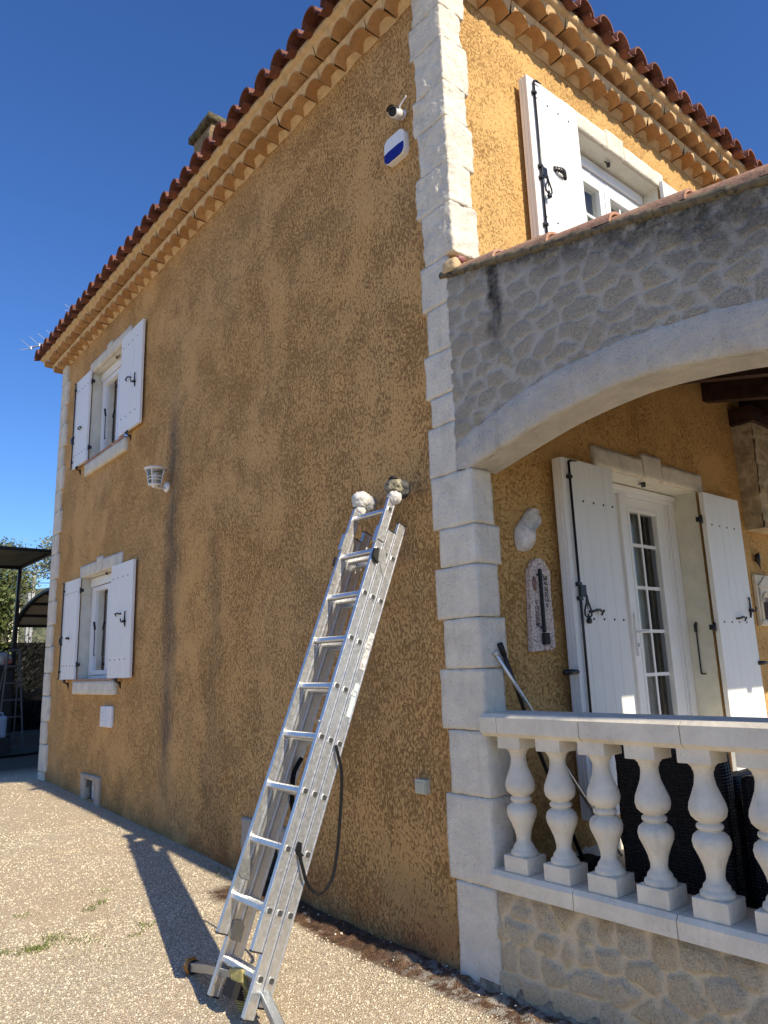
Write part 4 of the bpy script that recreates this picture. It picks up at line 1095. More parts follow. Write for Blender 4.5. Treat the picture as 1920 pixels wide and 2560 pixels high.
# alarm siren
si = thing('alarm_siren', (0, .455, 5.07), 'white alarm siren with dark blue lower lens high on the wall', 'alarm siren')
def rrect(y0, y1, z0, z1, r, n=6):
    pts = []
    for (cy, cz, a0) in ((y1-r, z1-r, 0), (y0+r, z1-r, 90), (y0+r, z0+r, 180), (y1-r, z0+r, 270)):
        for k in range(n+1): a = R(a0+90*k/n); pts.append((cy+r*math.cos(a), cz+r*math.sin(a)))
    return pts
def slab(mb, prof2, xs, insets, cyz):
    rings = []
    for x, ins in zip(xs, insets): rings.append([(x, cyz[0]+(p[0]-cyz[0])*(1-ins), cyz[1]+(p[1]-cyz[1])*(1-ins)) for p in prof2])
    n = len(prof2); vs = [p for r in rings for p in r]; fs = []
    for i in range(len(rings)-1): fs += [(i*n+k, i*n+(k+1) % n, (i+1)*n+(k+1) % n, (i+1)*n+k) for k in range(n)]
    fs.append(tuple(range((len(rings)-1)*n, len(rings)*n))); fs.append(tuple(range(n))[::-1]); mb.add(vs, fs)
mb = MB(); pr = rrect(.350, .562, 5.068, 5.272, .05); slab(mb, pr, (.002, -.042, -.050), (.02, 0, .02), (.456, 5.17)); mb.obj('siren_body', PVC, si)
mb = MB(); lo_ = [p for p in pr]; zc = 5.153
cut = [(y, min(z, zc+.012*math.sin((y-.35)/.212*math.pi))) for y, z in rrect(.354, .558, 5.072, 5.268, .048)]
slab(mb, cut, (-.046, -.0545, -.0555), (0, 0, .02), (.456, 5.12)); mb.obj('siren_lens', BLUE, si)

# security camera
sc_ = thing('security_camera', (0, .398, 5.413), 'white bullet security camera with stub aerial above the siren', 'security camera')
mb = MB(); mb.lathe([(.036, 0), (.036, .008), (.024, .012)], (0, .398, 5.413), 20, Mx); mb.tube([(-.01, .398, 5.413), (-.05, .375, 5.40), (-.065, .36, 5.385)], .011, 8); mb.obj('camera_mount', PVC, sc_)
d_ = Vector((-.80, -.30, -.42)).normalized(); c0 = Vector((-.045, .385, 5.385)); c1 = c0+d_*.13
Q = d_.to_track_quat('Z', 'Y').to_matrix()
mb = MB(); mb.lathe([(.020, -.008), (.033, 0), (.037, .01), (.037, .10), (.036, .12), (.033, .122)], c0, 24, Q); mb.obj('camera_body', PVC, sc_)
mb = MB(); mb.lathe([(.032, .1222), (.032, .124), (.016, .1242), (.014, .1255)], c0, 24, Q); mb.obj('lens_ring', RUBBER, sc_)
mb = MB(); mb.lathe([(.0405, .095), (.0405, .135), (.0385, .135), (.0385, .095)], c0+Vector((0, 0, .002)), 24, Q); vsel = MB()
P = [[tuple(c0+Q @ Vector((.0405*math.cos(a), .0405*math.sin(a), t))) for a in np.linspace(0, math.pi*2, 25) if (Q @ Vector((math.cos(a), math.sin(a), 0))).z > .1] for t in (.085, .137)]
vsel.grid(P); vsel.obj('sun_hood', RUBBER, sc_, fixn=False)
mb = MB(); mb.tube([(-.06, .375, 5.39), (-.085, .335, 5.405), (-.09, .268, 5.425), (-.09, .262, 5.43)], [.005, .006, .006, .004], 8); mb.obj('aerial', PVC, sc_)

# ================================================================== LADDER
lad = thing('ladder', (-1.13, .62, 0), 'triple extension aluminium ladder leaning on the side wall with rag-wrapped tops', 'ladder')
dS = Vector((.379, 0, .9254)); nS = Vector((.9254, 0, -.379))
def LW(s, n, y): return tuple(dS*s+nS*n+Vector((0, y, 0)))
def lsec(n0, s0, s1, rungs, label):
    sec = bpy.data.objects.new('ladder_section', None); C.objects.link(sec); sec.parent = lad; sec['label'] = label
    n1 = n0+.059
    for (ya, sgn) in ((.45, 1), (.814, -1)):
        mb = MB(); t = .024*sgn
        e = .0016*sgn
        poly = [(n0, ya+e), (n0, ya), (n0+.002, ya-e), (n0+.007, ya-e), (n0+.009, ya), (n0+.050, ya), (n0+.052, ya-e), (n0+.057, ya-e), (n1, ya), (n1, ya+t), (n0+.048, ya+t), (n0+.046, ya+t-e), (n0+.013, ya+t-e), (n0+.011, ya+t), (n0, ya+t)]
        mb.prism(poly, lambda u, v, q: LW(q, u, v), s0, s1); mb.obj('rail', ALU, sec)
        mb = MB()
        for (sa, sb_) in ((s0-.006, s0+.001), (s1-.001, s1+.005)):
            mb.prism([(n0-.002, ya-e*1.5), (n1+.001, ya-e*1.5), (n1+.001, ya+t+.001*sgn), (n0-.002, ya+t+.001*sgn)], lambda u, v, q: LW(q, u, v), sa, sb_)
        mb.obj('end_cap', RUBBER, sec)
    for s in rungs:
        mb = MB(); nc = n0+.029; h = .0155; c = .006
        o = [(-h+c, -h), (h-c, -h), (h, -h+c), (h, h-c), (h-c, h), (-h+c, h), (-h, h-c), (-h, -h+c)]
        i_ = [(a*.82, b*.82) for a, b in o]; n = 8
        vs = []; 
        for y in (.4455, .8185):
            vs += [LW(s+a, nc+b, y) for a, b in o]
            vs += [LW(s+a, nc+b, y) for a, b in i_]
        fs = []
        for k in range(n):
            k2 = (k+1) % n
            fs += [(k, k2, 16+k2, 16+k), (8+k, 24+k, 24+k2, 8+k2), (k, 8+k, 8+k2, k2), (16+k, 16+k2, 24+k2, 24+k)]
        mb.add(vs, fs)
        # tread ridges
        for q in (-.008, 0, .008): mb.prism([(h-.0002, q-.0018), (h+.0016, q), (h-.0002, q+.0018)], lambda u, v, w_: LW(s+u, nc+v, w_), .475, .789)
        # pressed collar
        for ys in (.4492, .8148):
            dr = -1 if ys < .6 else 1
            R1 = [(a*1.0, b*1.0) for a, b in o]; R2 = [(a*1.25, b*1.25) for a, b in o]; vs = [LW(s+a, nc+b, ys+dr*.0012) for a, b in R1]+[LW(s+a, nc+b, ys) for a, b in R2]
            mb.add(vs, [(k, (k+1) % 8, 8+(k+1) % 8, 8+k) for k in range(8)])
        ru = mb.obj('rung', ALU, sec)
        for ys in (.4500, .8140):
            mb = MB(); mb.prism([(a*.81, b*.81) for a, b in o], lambda u, v, w_: LW(s+u, nc+v, w_), ys-.001, ys+.001); mb.obj('rung_hole_shade', HOLE_SHADE, ru)  # dark insert stands in for the shadow inside the hollow rung
    return sec
sk_ = lambda k: 2.275-.279*k
s1_ = lsec(-1.1875, -.131, 2.345, [sk_(k) for k in range(0, 9)], 'front section, raised highest')
s2_ = lsec(-1.1245, -.400, 2.152, [sk_(k) for k in range(1, 10)], 'middle section standing on the gravel')
s3_ = lsec(-1.0615, -.346, 2.232, [sk_(k) for k in range(1, 10)], 'rear section nearest the wall')
# hook brackets between sections
for ya, sg in ((.4478, -1), (.8162, 1)):
    mb = MB()
    mb.prism([(2.06, -1.192), (2.13, -1.192), (2.13, -1.135), (2.06, -1.135)], lambda u, v, q: LW(u, v, q), ya, ya+sg*.007)
    mb.prism([(2.04, -1.198), (2.15, -1.198), (2.15, -1.1895), (2.04, -1.1895)], lambda u, v, q: LW(u, v, q), ya-sg*.03, ya+sg*.008)
    mb.obj('guide_bracket', ALU, lad)
    mb = MB(); mb.prism([(1.99, -1.165), (2.03, -1.105), (1.91, -1.065), (1.86, -1.068), (1.93, -1.12), (1.955, -1.165)], lambda u, v, q: LW(u, v, q), ya+sg*.001, ya+sg*.0035); mb.obj('hook_plate', ALU, lad)
for ya, sg in ((.444, -1), (.820, 1)):
    mb = MB(); mb.prism([(1.99, -1.195), (1.99, -1.165), (1.91, -1.145), (1.94, -1.195)], lambda u, v, q: LW(u, v, q), ya, ya+sg*.020); mb.obj('locking_catch', RUBBER, lad)
for s, n0 in ((.15, -1.1875), (-.13, -1.1245)):   # gusset plates inside the lower left rail
    mb = MB(); mb.prism([(s, n0+.004), (s+.07, n0+.004), (s+.075, n0+.05), (s+.05, n0+.075), (s-.02, n0+.08), (s-.02, n0+.03)], lambda u, v, q: LW(u, v, q), .7835, .7875); mb.obj('gusset_plate', ALU2, lad)
mb = MB(); mb.prism([(1.03, -1.045), (1.03, -1.016), (1.22, -1.016), (1.22, -1.045)], lambda u, v, q: LW(u, v, q), .4475, .4492); mb.obj('sticker', simple('sticker_film', (.62, .70, .70), .35, .1, 50), lad)
mb = MB(); mb.prism([(1.30, -1.047), (1.30, -1.014), (1.52, -1.014), (1.52, -1.047)], lambda u, v, q: LW(u, v, q), .4476, .4492); mb.obj('sticker', simple('worn_film', (.70, .69, .66), .6, .3, 60), lad)
# stabiliser bar
mb = MB()
pts = [(-1.082, 1.20, .052), (-1.086, 1.10, .075), (-1.10, .97, .108), (-1.118, .84, .138), (-1.105, .70, .150), (-1.08, .60, .140), (-1.075, .50, .125)]
def sqtube(mb, pts, h):
    for p, q in zip(pts, pts[1:]):
        a = Vector(p); b = Vector(q); d = (b-a); M_ = d.to_track_quat('Y', 'Z').to_matrix().to_4x4(); M_.translation = a
        mb.box(-h, h, -.004, d.length+.004, -h, h, .004, M=M_)
sqtube(mb, pts, .021); st_ = mb.obj('stabiliser_bar', ALU2, lad)
mb = MB(); sqtube(mb, [(-1.07, .50, .125), (-1.085, .43, .118), (-1.165, .16, .08), (-1.20, .05, .03)], .021); mb.obj('stabiliser_bar', mat_alu('grey_tube', (.5, .53, .56), .35), lad)
mb = MB(); mb.lathe([(.008, -.038), (.024, -.034), (.036, -.020), (.040, 0), (.037, .018), (.028, .026)], (-1.078, 1.232, .046), 20, Matrix.Rotation(R(90), 3, 'X')); 
for k in range(6):
    a = k*math.pi/3; mb.tube([(-1.078+.030*math.cos(a), 1.262, .046+.030*math.sin(a)), (-1.078+.041*math.cos(a), 1.235, .046+.041*math.sin(a))], .007, 6)
fb = mb.obj('amber_foot', AMBER, st_)
mb = MB(); mb.lathe([(.030, 0), (.036, .004), (.036, .012), (.028, .016)], (-1.08, 1.203, .049), 20, Matrix.Rotation(R(90), 3, 'X')); mb.obj('rubber_collar', RUBBER, st_)
mb = MB(); mb.prism([(-.36, -1.13), (-.36, -1.04), (-.29, -1.04), (-.29, -1.13)], lambda u, v, q: LW(u, v, q), .59, .68); mb.obj('clamp_sleeve', RUBBER, lad)
# rag-wrapped rail tops
def rag(c, r, seed, mats, nm, hollow=False):
    mb = MB(); P = []; nn = 26
    for i in range(nn+1):
        th = math.pi*i/nn; row = []
        for j in range(41):
            ph = 2*math.pi*j/40; d = Vector((math.sin(th)*math.cos(ph), math.sin(th)*math.sin(ph), math.cos(th)))
            k = r*(.94+.16*nz(d, 2.2, seed)+.18*(.5-abs(nz(d, 2.6, seed+3)))+.03*(.5-abs(nz(d, 7, seed+1)))+.05*abs(math.sin(7*th+2.5*nz(d, 2.5, seed))))
            if hollow and th < .7: k *= .55+.45*th/.7
            v = Vector(c)+Vector((d.x*k, d.y*k*1.05, d.z*k*1.05)); row.append(tuple(v))
        P.append(row)
    mb.grid(P, 0, True); return mb.obj(nm, mats, lad)
tl = Vector(LW(2.40, -1.15, .80)); tr_ = Vector(LW(2.40, -1.15, .462))
rag(tl+Vector((.0, 0, .02)), .058, 2, CLOTH, 'rag_wrap'); rag(tl+Vector((.055, 0, .0)), .056, 5, simple('grey_rag', (.42, .42, .42), .9, .3, 30), 'rag_wrap')
rag(tl+Vector((-.01, 0, -.055)), .036, 8, CLOTH, 'rag_wrap')
rag(tr_+Vector((.0, 0, .035)), .056, 12, OLD, 'rag_wrap', True); rag(tr_+Vector((.045, -.005, .03)), .058, 15, simple('dark_rag', (.10, .10, .095), .9, .4, 30), 'rag_wrap')
rag(tr_+Vector((-.012, -.01, -.03)), .043, 18, CLOTH, 'rag_wrap')
mb = MB(); mb.lathe([(.03, 0), (.022, .012), (.012, .02)], tr_+Vector((-.02, -.015, .085)), 10); mb.obj('rag_opening', RUBBER, lad)
mb = MB(); mb.tube([LW(.95, -1.19, .452), LW(.95, -1.205, .452)], .006, 8); mb.tube([LW(.95, -1.205, .452), LW(.95, -1.21, .452)], .009, 8); mb.obj('bolt', ALU2, lad)

# strap
st = thing('strap', (-.65, .43, 1.17), 'loose black webbing strap hanging in a loop from the ladder', 'strap')
WEB = simple('webbing', (.012, .012, .013), .85, .2, 60, Specular_IOR_Level=.15)
def ribbon(pts, wdt, name):
    P3 = [Vector(p) for p in pts]; Q3 = []
    for i in range(len(P3)-1):
        p0 = P3[max(i-1, 0)]; p1 = P3[i]; p2 = P3[i+1]; p3 = P3[min(i+2, len(P3)-1)]
        for t in np.linspace(0, 1, 8, endpoint=False):
            Q3.append(.5*((2*p1)+(p2-p0)*t+(2*p0-5*p1+4*p2-p3)*t*t+(3*p1-p0-3*p2+p3)*t**3))
    Q3.append(P3[-1]); A_ = []; B_ = []
    for i, p in enumerate(Q3):
        t = (Q3[min(i+1, len(Q3)-1)]-Q3[max(i-1, 0)]).normalized()
        wv = Vector((1, -.75, 0))*abs(t.z)+Vector((.0, 1, .25))*(1-abs(t.z))*1.0; wv = (wv-t*wv.dot(t)).normalized(); nn = t.cross(wv)
        A_.append([tuple(p-wv*wdt/2+nn*.001), tuple(p+wv*wdt/2+nn*.001), tuple(p+wv*wdt/2-nn*.001), tuple(p-wv*wdt/2-nn*.001), tuple(p-wv*wdt/2+nn*.001)])
    mb = MB(); mb.grid(A_, 0, False); return mb.obj(name, WEB, st)
ribbon([(-.655, .44, 1.205), (-.655, .425, 1.17), (-.634, .42, 1.06), (-.641, .42, .93), (-.657, .42, .78), (-.673, .42, .676), (-.704, .42, .565), (-.764, .42, .508), (-.81, .42, .515), (-.857, .42, .567), (-.882, .42, .637), (-.892, .43, .70), (-.885, .438, .745)], .017, 'strap_loop')
ribbon([(-.885, .438, .76), (-.90, .436, .72), (-.875, .437, .69)], .022, 'strap_knot')
ribbon([(-.66, .76, 1.12), (-.70, .78, 1.04), (-.715, .775, .94), (-.712, .78, .86), (-.69, .78, .76)], .026, 'strap_tail')

# worn rubber wedge
rw = thing('rubber_wedge', (-1.13, .62, 0), 'yellowed ribbed rubber wedge propped between the ladder feet', 'wedge')
mb = MB(); Mw = Matrix.Translation((-1.10, .62, .10)) @ Matrix.Rotation(R(-22), 4, 'Y') @ Matrix.Rotation(R(20), 4, 'Z')
prf = [(-.030, -.085), (.012, -.085), (.030, -.05), (.032, .01), (.022, .05), (.034, .10), (.0, .115), (-.018, .06), (-.012, .0)]
vs = []; 
for yy_, s_ in ((-.042, .8), (-.034, 1), (.034, 1), (.042, .8)): vs += [tuple(Mw @ Vector((a*s_, yy_, b*(.97 if s_ < 1 else 1)))) for a, b in prf]
n = len(prf); fs = [tuple(range(n)), tuple(range(3*n, 4*n))[::-1]]
for i in range(3): fs += [(i*n+k, i*n+(k+1) % n, (i+1)*n+(k+1) % n, (i+1)*n+k) for k in range(n)]
mb.add(vs, fs, 0, False); mb.obj('wedge_body', YEL, rw)
mb = MB()
for k in range(9):
    zz = -.08+k*.012; mb.box(-.036+.0016*k, -.022+.0016*k, -.036, .036, zz, zz+.006, .001, M=Mw)
mb.obj('wedge_ribs', YEL, rw)

# ================================================================== THINGS ON THE TERRACE
# clay shoe
cs = thing('clay_clog', (.50, -.02, 2.27), 'white clay clog ornament hung heel up on the orange terrace wall', 'ornament')
mb = MB(); P = []; n = 64; ax0 = Vector((.415, 0, 2.275)); ax1 = Vector((.612, 0, 2.565)); dv = (ax1-ax0); sd_ = Vector((dv.z, 0, -dv.x)).normalized()
wd = [.0, .040, .062, .074, .079, .079, .075, .069, .064, .062, .063, .065, .066, .063, .052, .030, .0]
ht = [.0, .040, .062, .076, .084, .088, .086, .080, .072, .070, .070, .072, .072, .068, .056, .034, .0]
bend = [0, .004, .006, .004, 0, -.004, -.008, -.010, -.010, -.006, 0, .004, .008, .010, .010, .010, .010]
for i in range(len(wd)):
    t = i/(len(wd)-1); cpt = ax0+dv*t+sd_*bend[i]; row = []
    for k in range(n+1):
        a = 2*math.pi*k/n; ca, sa = math.cos(a), math.sin(a)
        up_ = max(0, sa)*ht[i]
        if 7 <= i <= 14 and sa > .50: up_ = ht[i]*(.90-min(1, (sa-.50)/.10)*.80)        # foot opening
        row.append(tuple(cpt+sd_*(ca*wd[i]*(1.0 if abs(ca) < 1.1 else 1))+Vector((0, -.006-up_-max(0, -sa)*-.004, 0))))
    P.append(row)
mb.grid(P); mb.obj('clog_body', CLAY, cs)

# thermometer
th = thing('thermometer', (.56, -.02, 1.66), 'tall crackled clay wall thermometer with black tube and numbers', 'thermometer')
poly = [(.452, 1.665), (.655, 1.675), (.676, 1.80), (.668, 2.0), (.680, 2.155), (.655, 2.175), (.640, 2.205), (.60, 2.232), (.555, 2.232), (.515, 2.205), (.505, 2.178), (.478, 2.16), (.47, 2.0)]
mb = MB(); mb.prism(poly, lambda u, v, q: (u, q, v), -.004, -.036); mb.obj('clay_board', CRACK, th)
mb = MB(); mb.box(.556, .577, -.052, -.036, 1.78, 2.165, .004); mb.box(.540, .595, -.046, -.036, 2.12, 2.135, .002); mb.box(.54, .595, -.046, -.036, 1.80, 1.815, .002); mb.box(.546, .596, -.062, -.036, 1.705, 1.775, .006); mb.obj('tube_holder', RUBBER, th)
mb = MB(); mb.tube([(.584, -.044, 1.78), (.584, -.044, 2.13)], .004, 8); mb.obj('glass_tube', simple('pale_glass', (.5, .55, .52), .15, .05), th)
mb = MB(); mb.lathe([(.002, -.004), (.028, -.003), (.030, 0), (.02, .004)], (.514, -.038, 2.075), 16, Matrix.Rotation(R(90), 3, 'X') @ Matrix.Diagonal((.7, 1.5, 1))); mb.obj('cicada_relief', simple('brown_glaze', (.26, .13, .10), .4, .3, 60), th)
mb = MB()
mb.lathe([(.022, 0), (.026, .004), (.018, .006)], (.585, -.037, 1.69), 12, Matrix.Rotation(R(90), 3, 'X')); mb.obj('house_relief', CRACK, th); mb = MB(); rough_block(mb, (.625, .668, -.048, -.030, 1.685, 1.755), .01, .01, .004, .004, 5); mb.obj('tree_relief', CRACK, th)
def txt(s_, x, z, size, parent, mat, y=-.0372):
    cu_ = bpy.data.curves.new('numeral', 'FONT'); cu_.body = s_; cu_.size = size; cu_.extrude = .0008; cu_.align_x = 'CENTER'
    t_ = bpy.data.objects.new('numeral', cu_); C.objects.link(t_)
    dg = bpy.context.evaluated_depsgraph_get(); dg.update(); me = bpy.data.meshes.new_from_object(t_.evaluated_get(dg)); bpy.data.objects.remove(t_)
    o = bpy.data.objects.new('numeral', me); C.objects.link(o); me.materials.clear(); me.materials.append(mat)
    o.parent = parent; o.location = Vector((x, y, z))-world_loc(parent); o.rotation_euler = (R(90), 0, 0); return o
for k, s_ in enumerate(('50', '40', '30', '20', '10', '0')): txt(s_, .622, 2.098-.0335*k, .040, th, RUBBER)
for k, s_ in enumerate(('0', '10', '20', '30', '40')): txt(s_, .520, 1.945-.0335*k, .040, th, RUBBER)

# relief plaque and lizard
pl = thing('relief_plaque', (3.72, -.02, 1.86), 'pale plaster plaque of a gabled window at the right edge', 'plaque')
mb = MB(); mb.box(3.575, 3.90, -.035, -.004, 1.85, 2.30, .006); mb.box(3.585, 3.89, -.048, -.0355, 1.862, 1.895, .004); mb.obj('plaque_board', CAST, pl)
mb = MB(); mb.prism([(3.60, 2.20), (3.74, 2.285), (3.88, 2.20), (3.88, 2.185), (3.60, 2.185)], lambda u, v, q: (u, q, v), -.036, -.05)
for x in (3.615, 3.85): mb.tube([(x, -.042, 1.90), (x, -.042, 2.18)], .011, 8)
mb.tube([(3.74+.08*math.cos(a), -.044, 2.06+.08*math.sin(a)) for a in np.linspace(0, math.pi, 12)], .008, 6); mb.obj('gable_relief', CAST, pl)
mb = MB(); mb.box(3.67, 3.81, -.040, -.0355, 1.905, 2.06, .002); [mb.tube([(x, -.044, 1.91), (x, -.044, 2.10)], .003, 6) for x in (3.69, 3.715, 3.74, 3.765, 3.79)]; mb.obj('window_bars', simple('dark_glaze', (.12, .07, .06), .5), pl)
lz = thing('bird_ornament', (3.69, -.02, 2.36), 'small black iron bird ornament above the plaque', 'ornament')
mb = MB(); mb.tube([(3.735, -.03, 2.36), (3.705, -.032, 2.395), (3.685, -.035, 2.43), (3.68, -.035, 2.47), (3.70, -.035, 2.49), (3.73, -.035, 2.485)], [.003, .010, .022, .024, .015, .004], 10)
mb.tube([(3.69, -.03, 2.42), (3.67, -.02, 2.43), (3.665, -.005, 2.44)], [.01, .008, .006], 6); mb.obj('bird_body', IRON, lz)

# poles leaning in the corner
p1 = thing('metal_pole', (1.0, -.12, .45), 'long silver tube leaning into the terrace corner', 'pole')
mb = MB(); mb.tube([(.055, -.105, 1.652), (.30, -.10, 1.365), (.56, -.11, 1.02), (1.02, -.13, .46)], .0115, 10); mb.obj('pole_shaft', ALU, p1)
mb = MB(); mb.tube([(.043, -.105, 1.666), (.057, -.105, 1.65)], .0135, 10); mb.obj('end_plug', CLAY, p1)
p2 = thing('broom_handle', (.70, -.1, .45), 'black handled tool leaning in the terrace corner beside the silver tube', 'tool')
mb = MB(); mb.tube([(.105, -.10, 1.685), (.24, -.09, 1.42), (.36, -.09, 1.14), (.70, -.10, .46)], .0125, 10); mb.obj('handle', simple('brown_black', (.03, .018, .014), .4, .4, 30), p2)
mb = MB(); mb.tube([(.092, -.10, 1.712), (.125, -.10, 1.645)], .0165, 10); mb.obj('grip', RUBBER, p2)
mb = MB(); rough_block(mb, (.60, .80, -.16, -.05, .441, .50), .02, .01, .01, .01, 66); mb.obj('brush_head', RUBBER, p2)
bk = thing('bucket', (1.02, -.32, .44), 'black rubber bucket on the terrace floor behind the balusters', 'bucket')
mb = MB(); P = [[(1.02+r*math.cos(a), -.32+r*math.sin(a), z) for a in np.linspace(0, 2*math.pi, 25)] for r, z in ((.0, .442), (.12, .442), (.16, .60), (.165, .60), (.155, .60), (.115, .45), (0, .45))]
mb.grid(P); mb.obj('bucket_body', RUBBER, bk)

def armchair(x0, x1, y0, y1, zt, za, label):
    ac = thing('wicker_armchair', ((x0+x1)/2, (y0+y1)/2, .44), label, 'armchair', 'black wicker armchairs on the terrace')
    def wb(b, nm, amp=.0025):
        mb = MB(); rough_block(mb, b, .03, .02, .003, .003, rnd.random()*50); return mb.obj(nm, WICK, ac)
    wb((x0, x0+.11, y0+.0, y1-.0, .46, zt), 'backrest'); wb((x0+.115, x1, y0+.10, y1-.10, .50, .80), 'seat')
    wb((x0+.115, x1, y0, y0+.095, .46, za), 'armrest'); wb((x0+.115, x1, y1-.095, y1, .46, za), 'armrest')
    for x in (x0+.05, x1-.05):
        for y in (y0+.05, y1-.05):
            mb = MB(); mb.box(x-.02, x+.02, y-.02, y+.02, .44, .50, .003); mb.obj('leg', RUBBER, ac)
    return ac
armchair(.40, 1.10, -1.125, -.555, 1.17, 1.05, 'tall black wicker armchair behind the third and fourth balusters')
armchair(.46, 1.16, -1.86, -1.165, 1.062, 1.02, 'lower black wicker armchair at the right behind the last balusters')

# ================================================================== ROOF AERIALS
def aerial(base, tip, n, label, dz, L=.22):
    a = thing('tv_aerial', base, label, 'aerial')
    b = Vector(base); t = Vector(tip)
    mb = MB(); mb.tube([b, Vector((b.x, b.y, t.z+dz-.02))], .02, 8); mb.obj('mast', ALU2, a)
    s0 = Vector((b.x, b.y, t.z+dz)); mb = MB(); mb.tube([s0+(s0-t)*.1, t], .010, 6); mb.obj('boom', ALU2, a)
    for k in range(n):
        p = t+(s0-t)*(.04+k/(n)*.9); mb = MB()
        for sg in (-1, 1): mb.tube([p, p+Vector((.22*-1, .06, .13*sg+.06))*(L/.22)], .004, 5)
        mb.tube([p+Vector((0, 0, -.015)), p+Vector((0, 0, .03))], .014, 6)
        mb.obj('element', simple('pale_metal', (.75, .75, .75), .3) if k == 0 and n == 5 else ALU, a)
    return a
aerial((.32, 8.45, 6.5), (-.29, 9.40, 6.94), 6, 'yagi television aerial poking out past the far roof corner', .16, .15)
aerial((.62, 8.5, 6.6), (.257, 9.2, 7.74), 6, 'thin fishbone television aerial just above the far roof tiles', -.35, .10)

# ================================================================== BACKYARD
def leaves(mb, c, rad, n, size, seed, flat=1.0, lump=6):
    r_s = np.random.RandomState(seed); cen = [np.array(c)+np.array(rad)*r_s.uniform(-.75, .75, 3) for _ in range(lump)]
    for _ in range(n):
        q = cen[r_s.randint(lump)]; p = q+r_s.normal(0, .30, 3)*np.array(rad)
        a = Vector(r_s.normal(0, 1, 3)).normalized(); b = a.orthogonal().normalized(); cc = a.cross(b)
        s_ = size*r_s.uniform(.6, 1.4); p = Vector(p)
        mb.add([p-b*s_, p+cc*s_*.4*flat, p+b*s_, p-cc*s_*.4*flat], [(0, 1, 2, 3)])
def tree(name, base, h, crowns, mat, size, label, seed, group=None):
    t = thing(name, base, label, 'tree', group); b = Vector(base)
    mb = MB(); mb.tube([b, b+Vector((.1, 0, h*.35)), b+Vector((-.05, .1, h*.75))], [.14, .10, .05], 8)
    for k, (c, r, n) in enumerate(crowns): mb.tube([b+Vector((.05, 0, h*.35)), b+(Vector(c)-b)*.6+Vector((0, 0, .2)), Vector(c)], [.07, .05, .015], 6)
    mb.obj('trunk', BARK, t)
    mb = MB()
    for k, (c, r, n) in enumerate(crowns): leaves(mb, c, r, n, size, seed+k)
    mb.obj('crown', mat, t, fixn=False)
    return t
tree('olive_tree', (3.6, 20, .4), 5.0, [((3.2, 20, 5.2), (.75, .7, .6), 1800), ((3.9, 20.4, 4.6), (.8, .7, .6), 900)], OLIV, .055, 'silvery olive tree rising behind the canopy', 3)
tree('pine_tree', (4.2, 30, .4), 6.0, [((4.2, 30, 5.9), (1.0, 1.0, .75), 2600), ((3.4, 30, 6.3), (1.1, 1, .7), 2200), ((3.6, 30, 5.0), (.8, 1, .8), 1500)], PINE, .07, 'yellow green pine tree beyond the canopy post', 11)
t = thing('laurel_shrub', (.9, 16.3, .4), 'tall glossy green shrub behind the canopy post', 'shrub')
mb = MB(); mb.tube([(.9, 16.3, .4), (.95, 16.3, 3)], [.08, .03], 6); mb.obj('stem', BARK, t)
mb = MB(); leaves(mb, (.85, 16.3, 3.1), (.55, .5, .9), 5200, .055, 5, 1.2, 9); leaves(mb, (-.1, 16.5, 2.6), (.6, .5, 1.0), 2000, .055, 6, 1.2, 9); mb.obj('foliage', GREEN, t, fixn=False)
t = thing('dark_creeper', (1.7, 16.8, .4), 'hanging creeper under the curved awning, leaves blackened for shade', 'shrub')
mb = MB(); leaves(mb, (1.75, 16.6, 1.9), (.6, .3, 1.0), 2600, .06, 15, .35, 9); mb.obj('foliage', mat_leaf('shade_black_leaf', (.006, .008, .004), (.022, .022, .014)), t, fixn=False)  # near-black leaf colour stands in for deep shade under the awning
mb = MB()
ys = np.linspace(-60, 500, 40); P = []
for xx in np.linspace(-160, 420, 60):
    hgt = 27+4*math.sin(xx*.021+.7)+4*nz((xx, 0, 0), .03)
    P.append([(xx, 200+40*t_, (-2+(hgt+2)*math.sin(math.pi*t_/2))+nz((xx, t_*40, 0), .15)*1.2) for t_ in np.linspace(0, 1, 14)])
mb.grid(P); 
g = NG('hill_scrub'); tag(mb.obj('hill', g.fin(g.mix(g.rng(g.noise(.35, 5, .7), .4, .6), (.035, .05, .025), (.13, .13, .075)), .95), fixn=False), kind='structure')
up = thing('utility_pole', (12.65, 60, .3), 'grey concrete utility pole with wires beyond the shrub', 'utility pole')
mb = MB(); mb.box(12.55, 12.78, 59.85, 60.15, .3, 10.0, .03); mb.box(12.28, 12.5, 59.85, 60.15, .3, 8.6, .03); mb.obj('post', simple('concrete', (.42, .42, .40), .9), up)
mb = MB(); mb.tube([(11.9, 60, 9.9), (13.5, 60, 10.1)], .06, 6)
for z1_, z2_ in ((10.0, 9.5), (9.2, 8.9), (9.9, 7.0)): mb.tube([(12.7, 60, z1_), (20, 55, z2_)], .03, 5)
mb.obj('wires', IRON, up)
fh = thing('far_house', (31, 150, .3), 'distant house with pinkish tiled roof beside the utility pole', 'house')
mb = MB(); mb.box(28, 33, 150, 156, .3, 15.4); mb.obj('wall', CAST, fh); mb = MB(); mb.prism([(149.5, 15.4), (153, 16.6), (156.5, 15.4)], lambda u, v, q: (q, u, v), 27.6, 33.4); mb.obj('roof', COPE, fh)

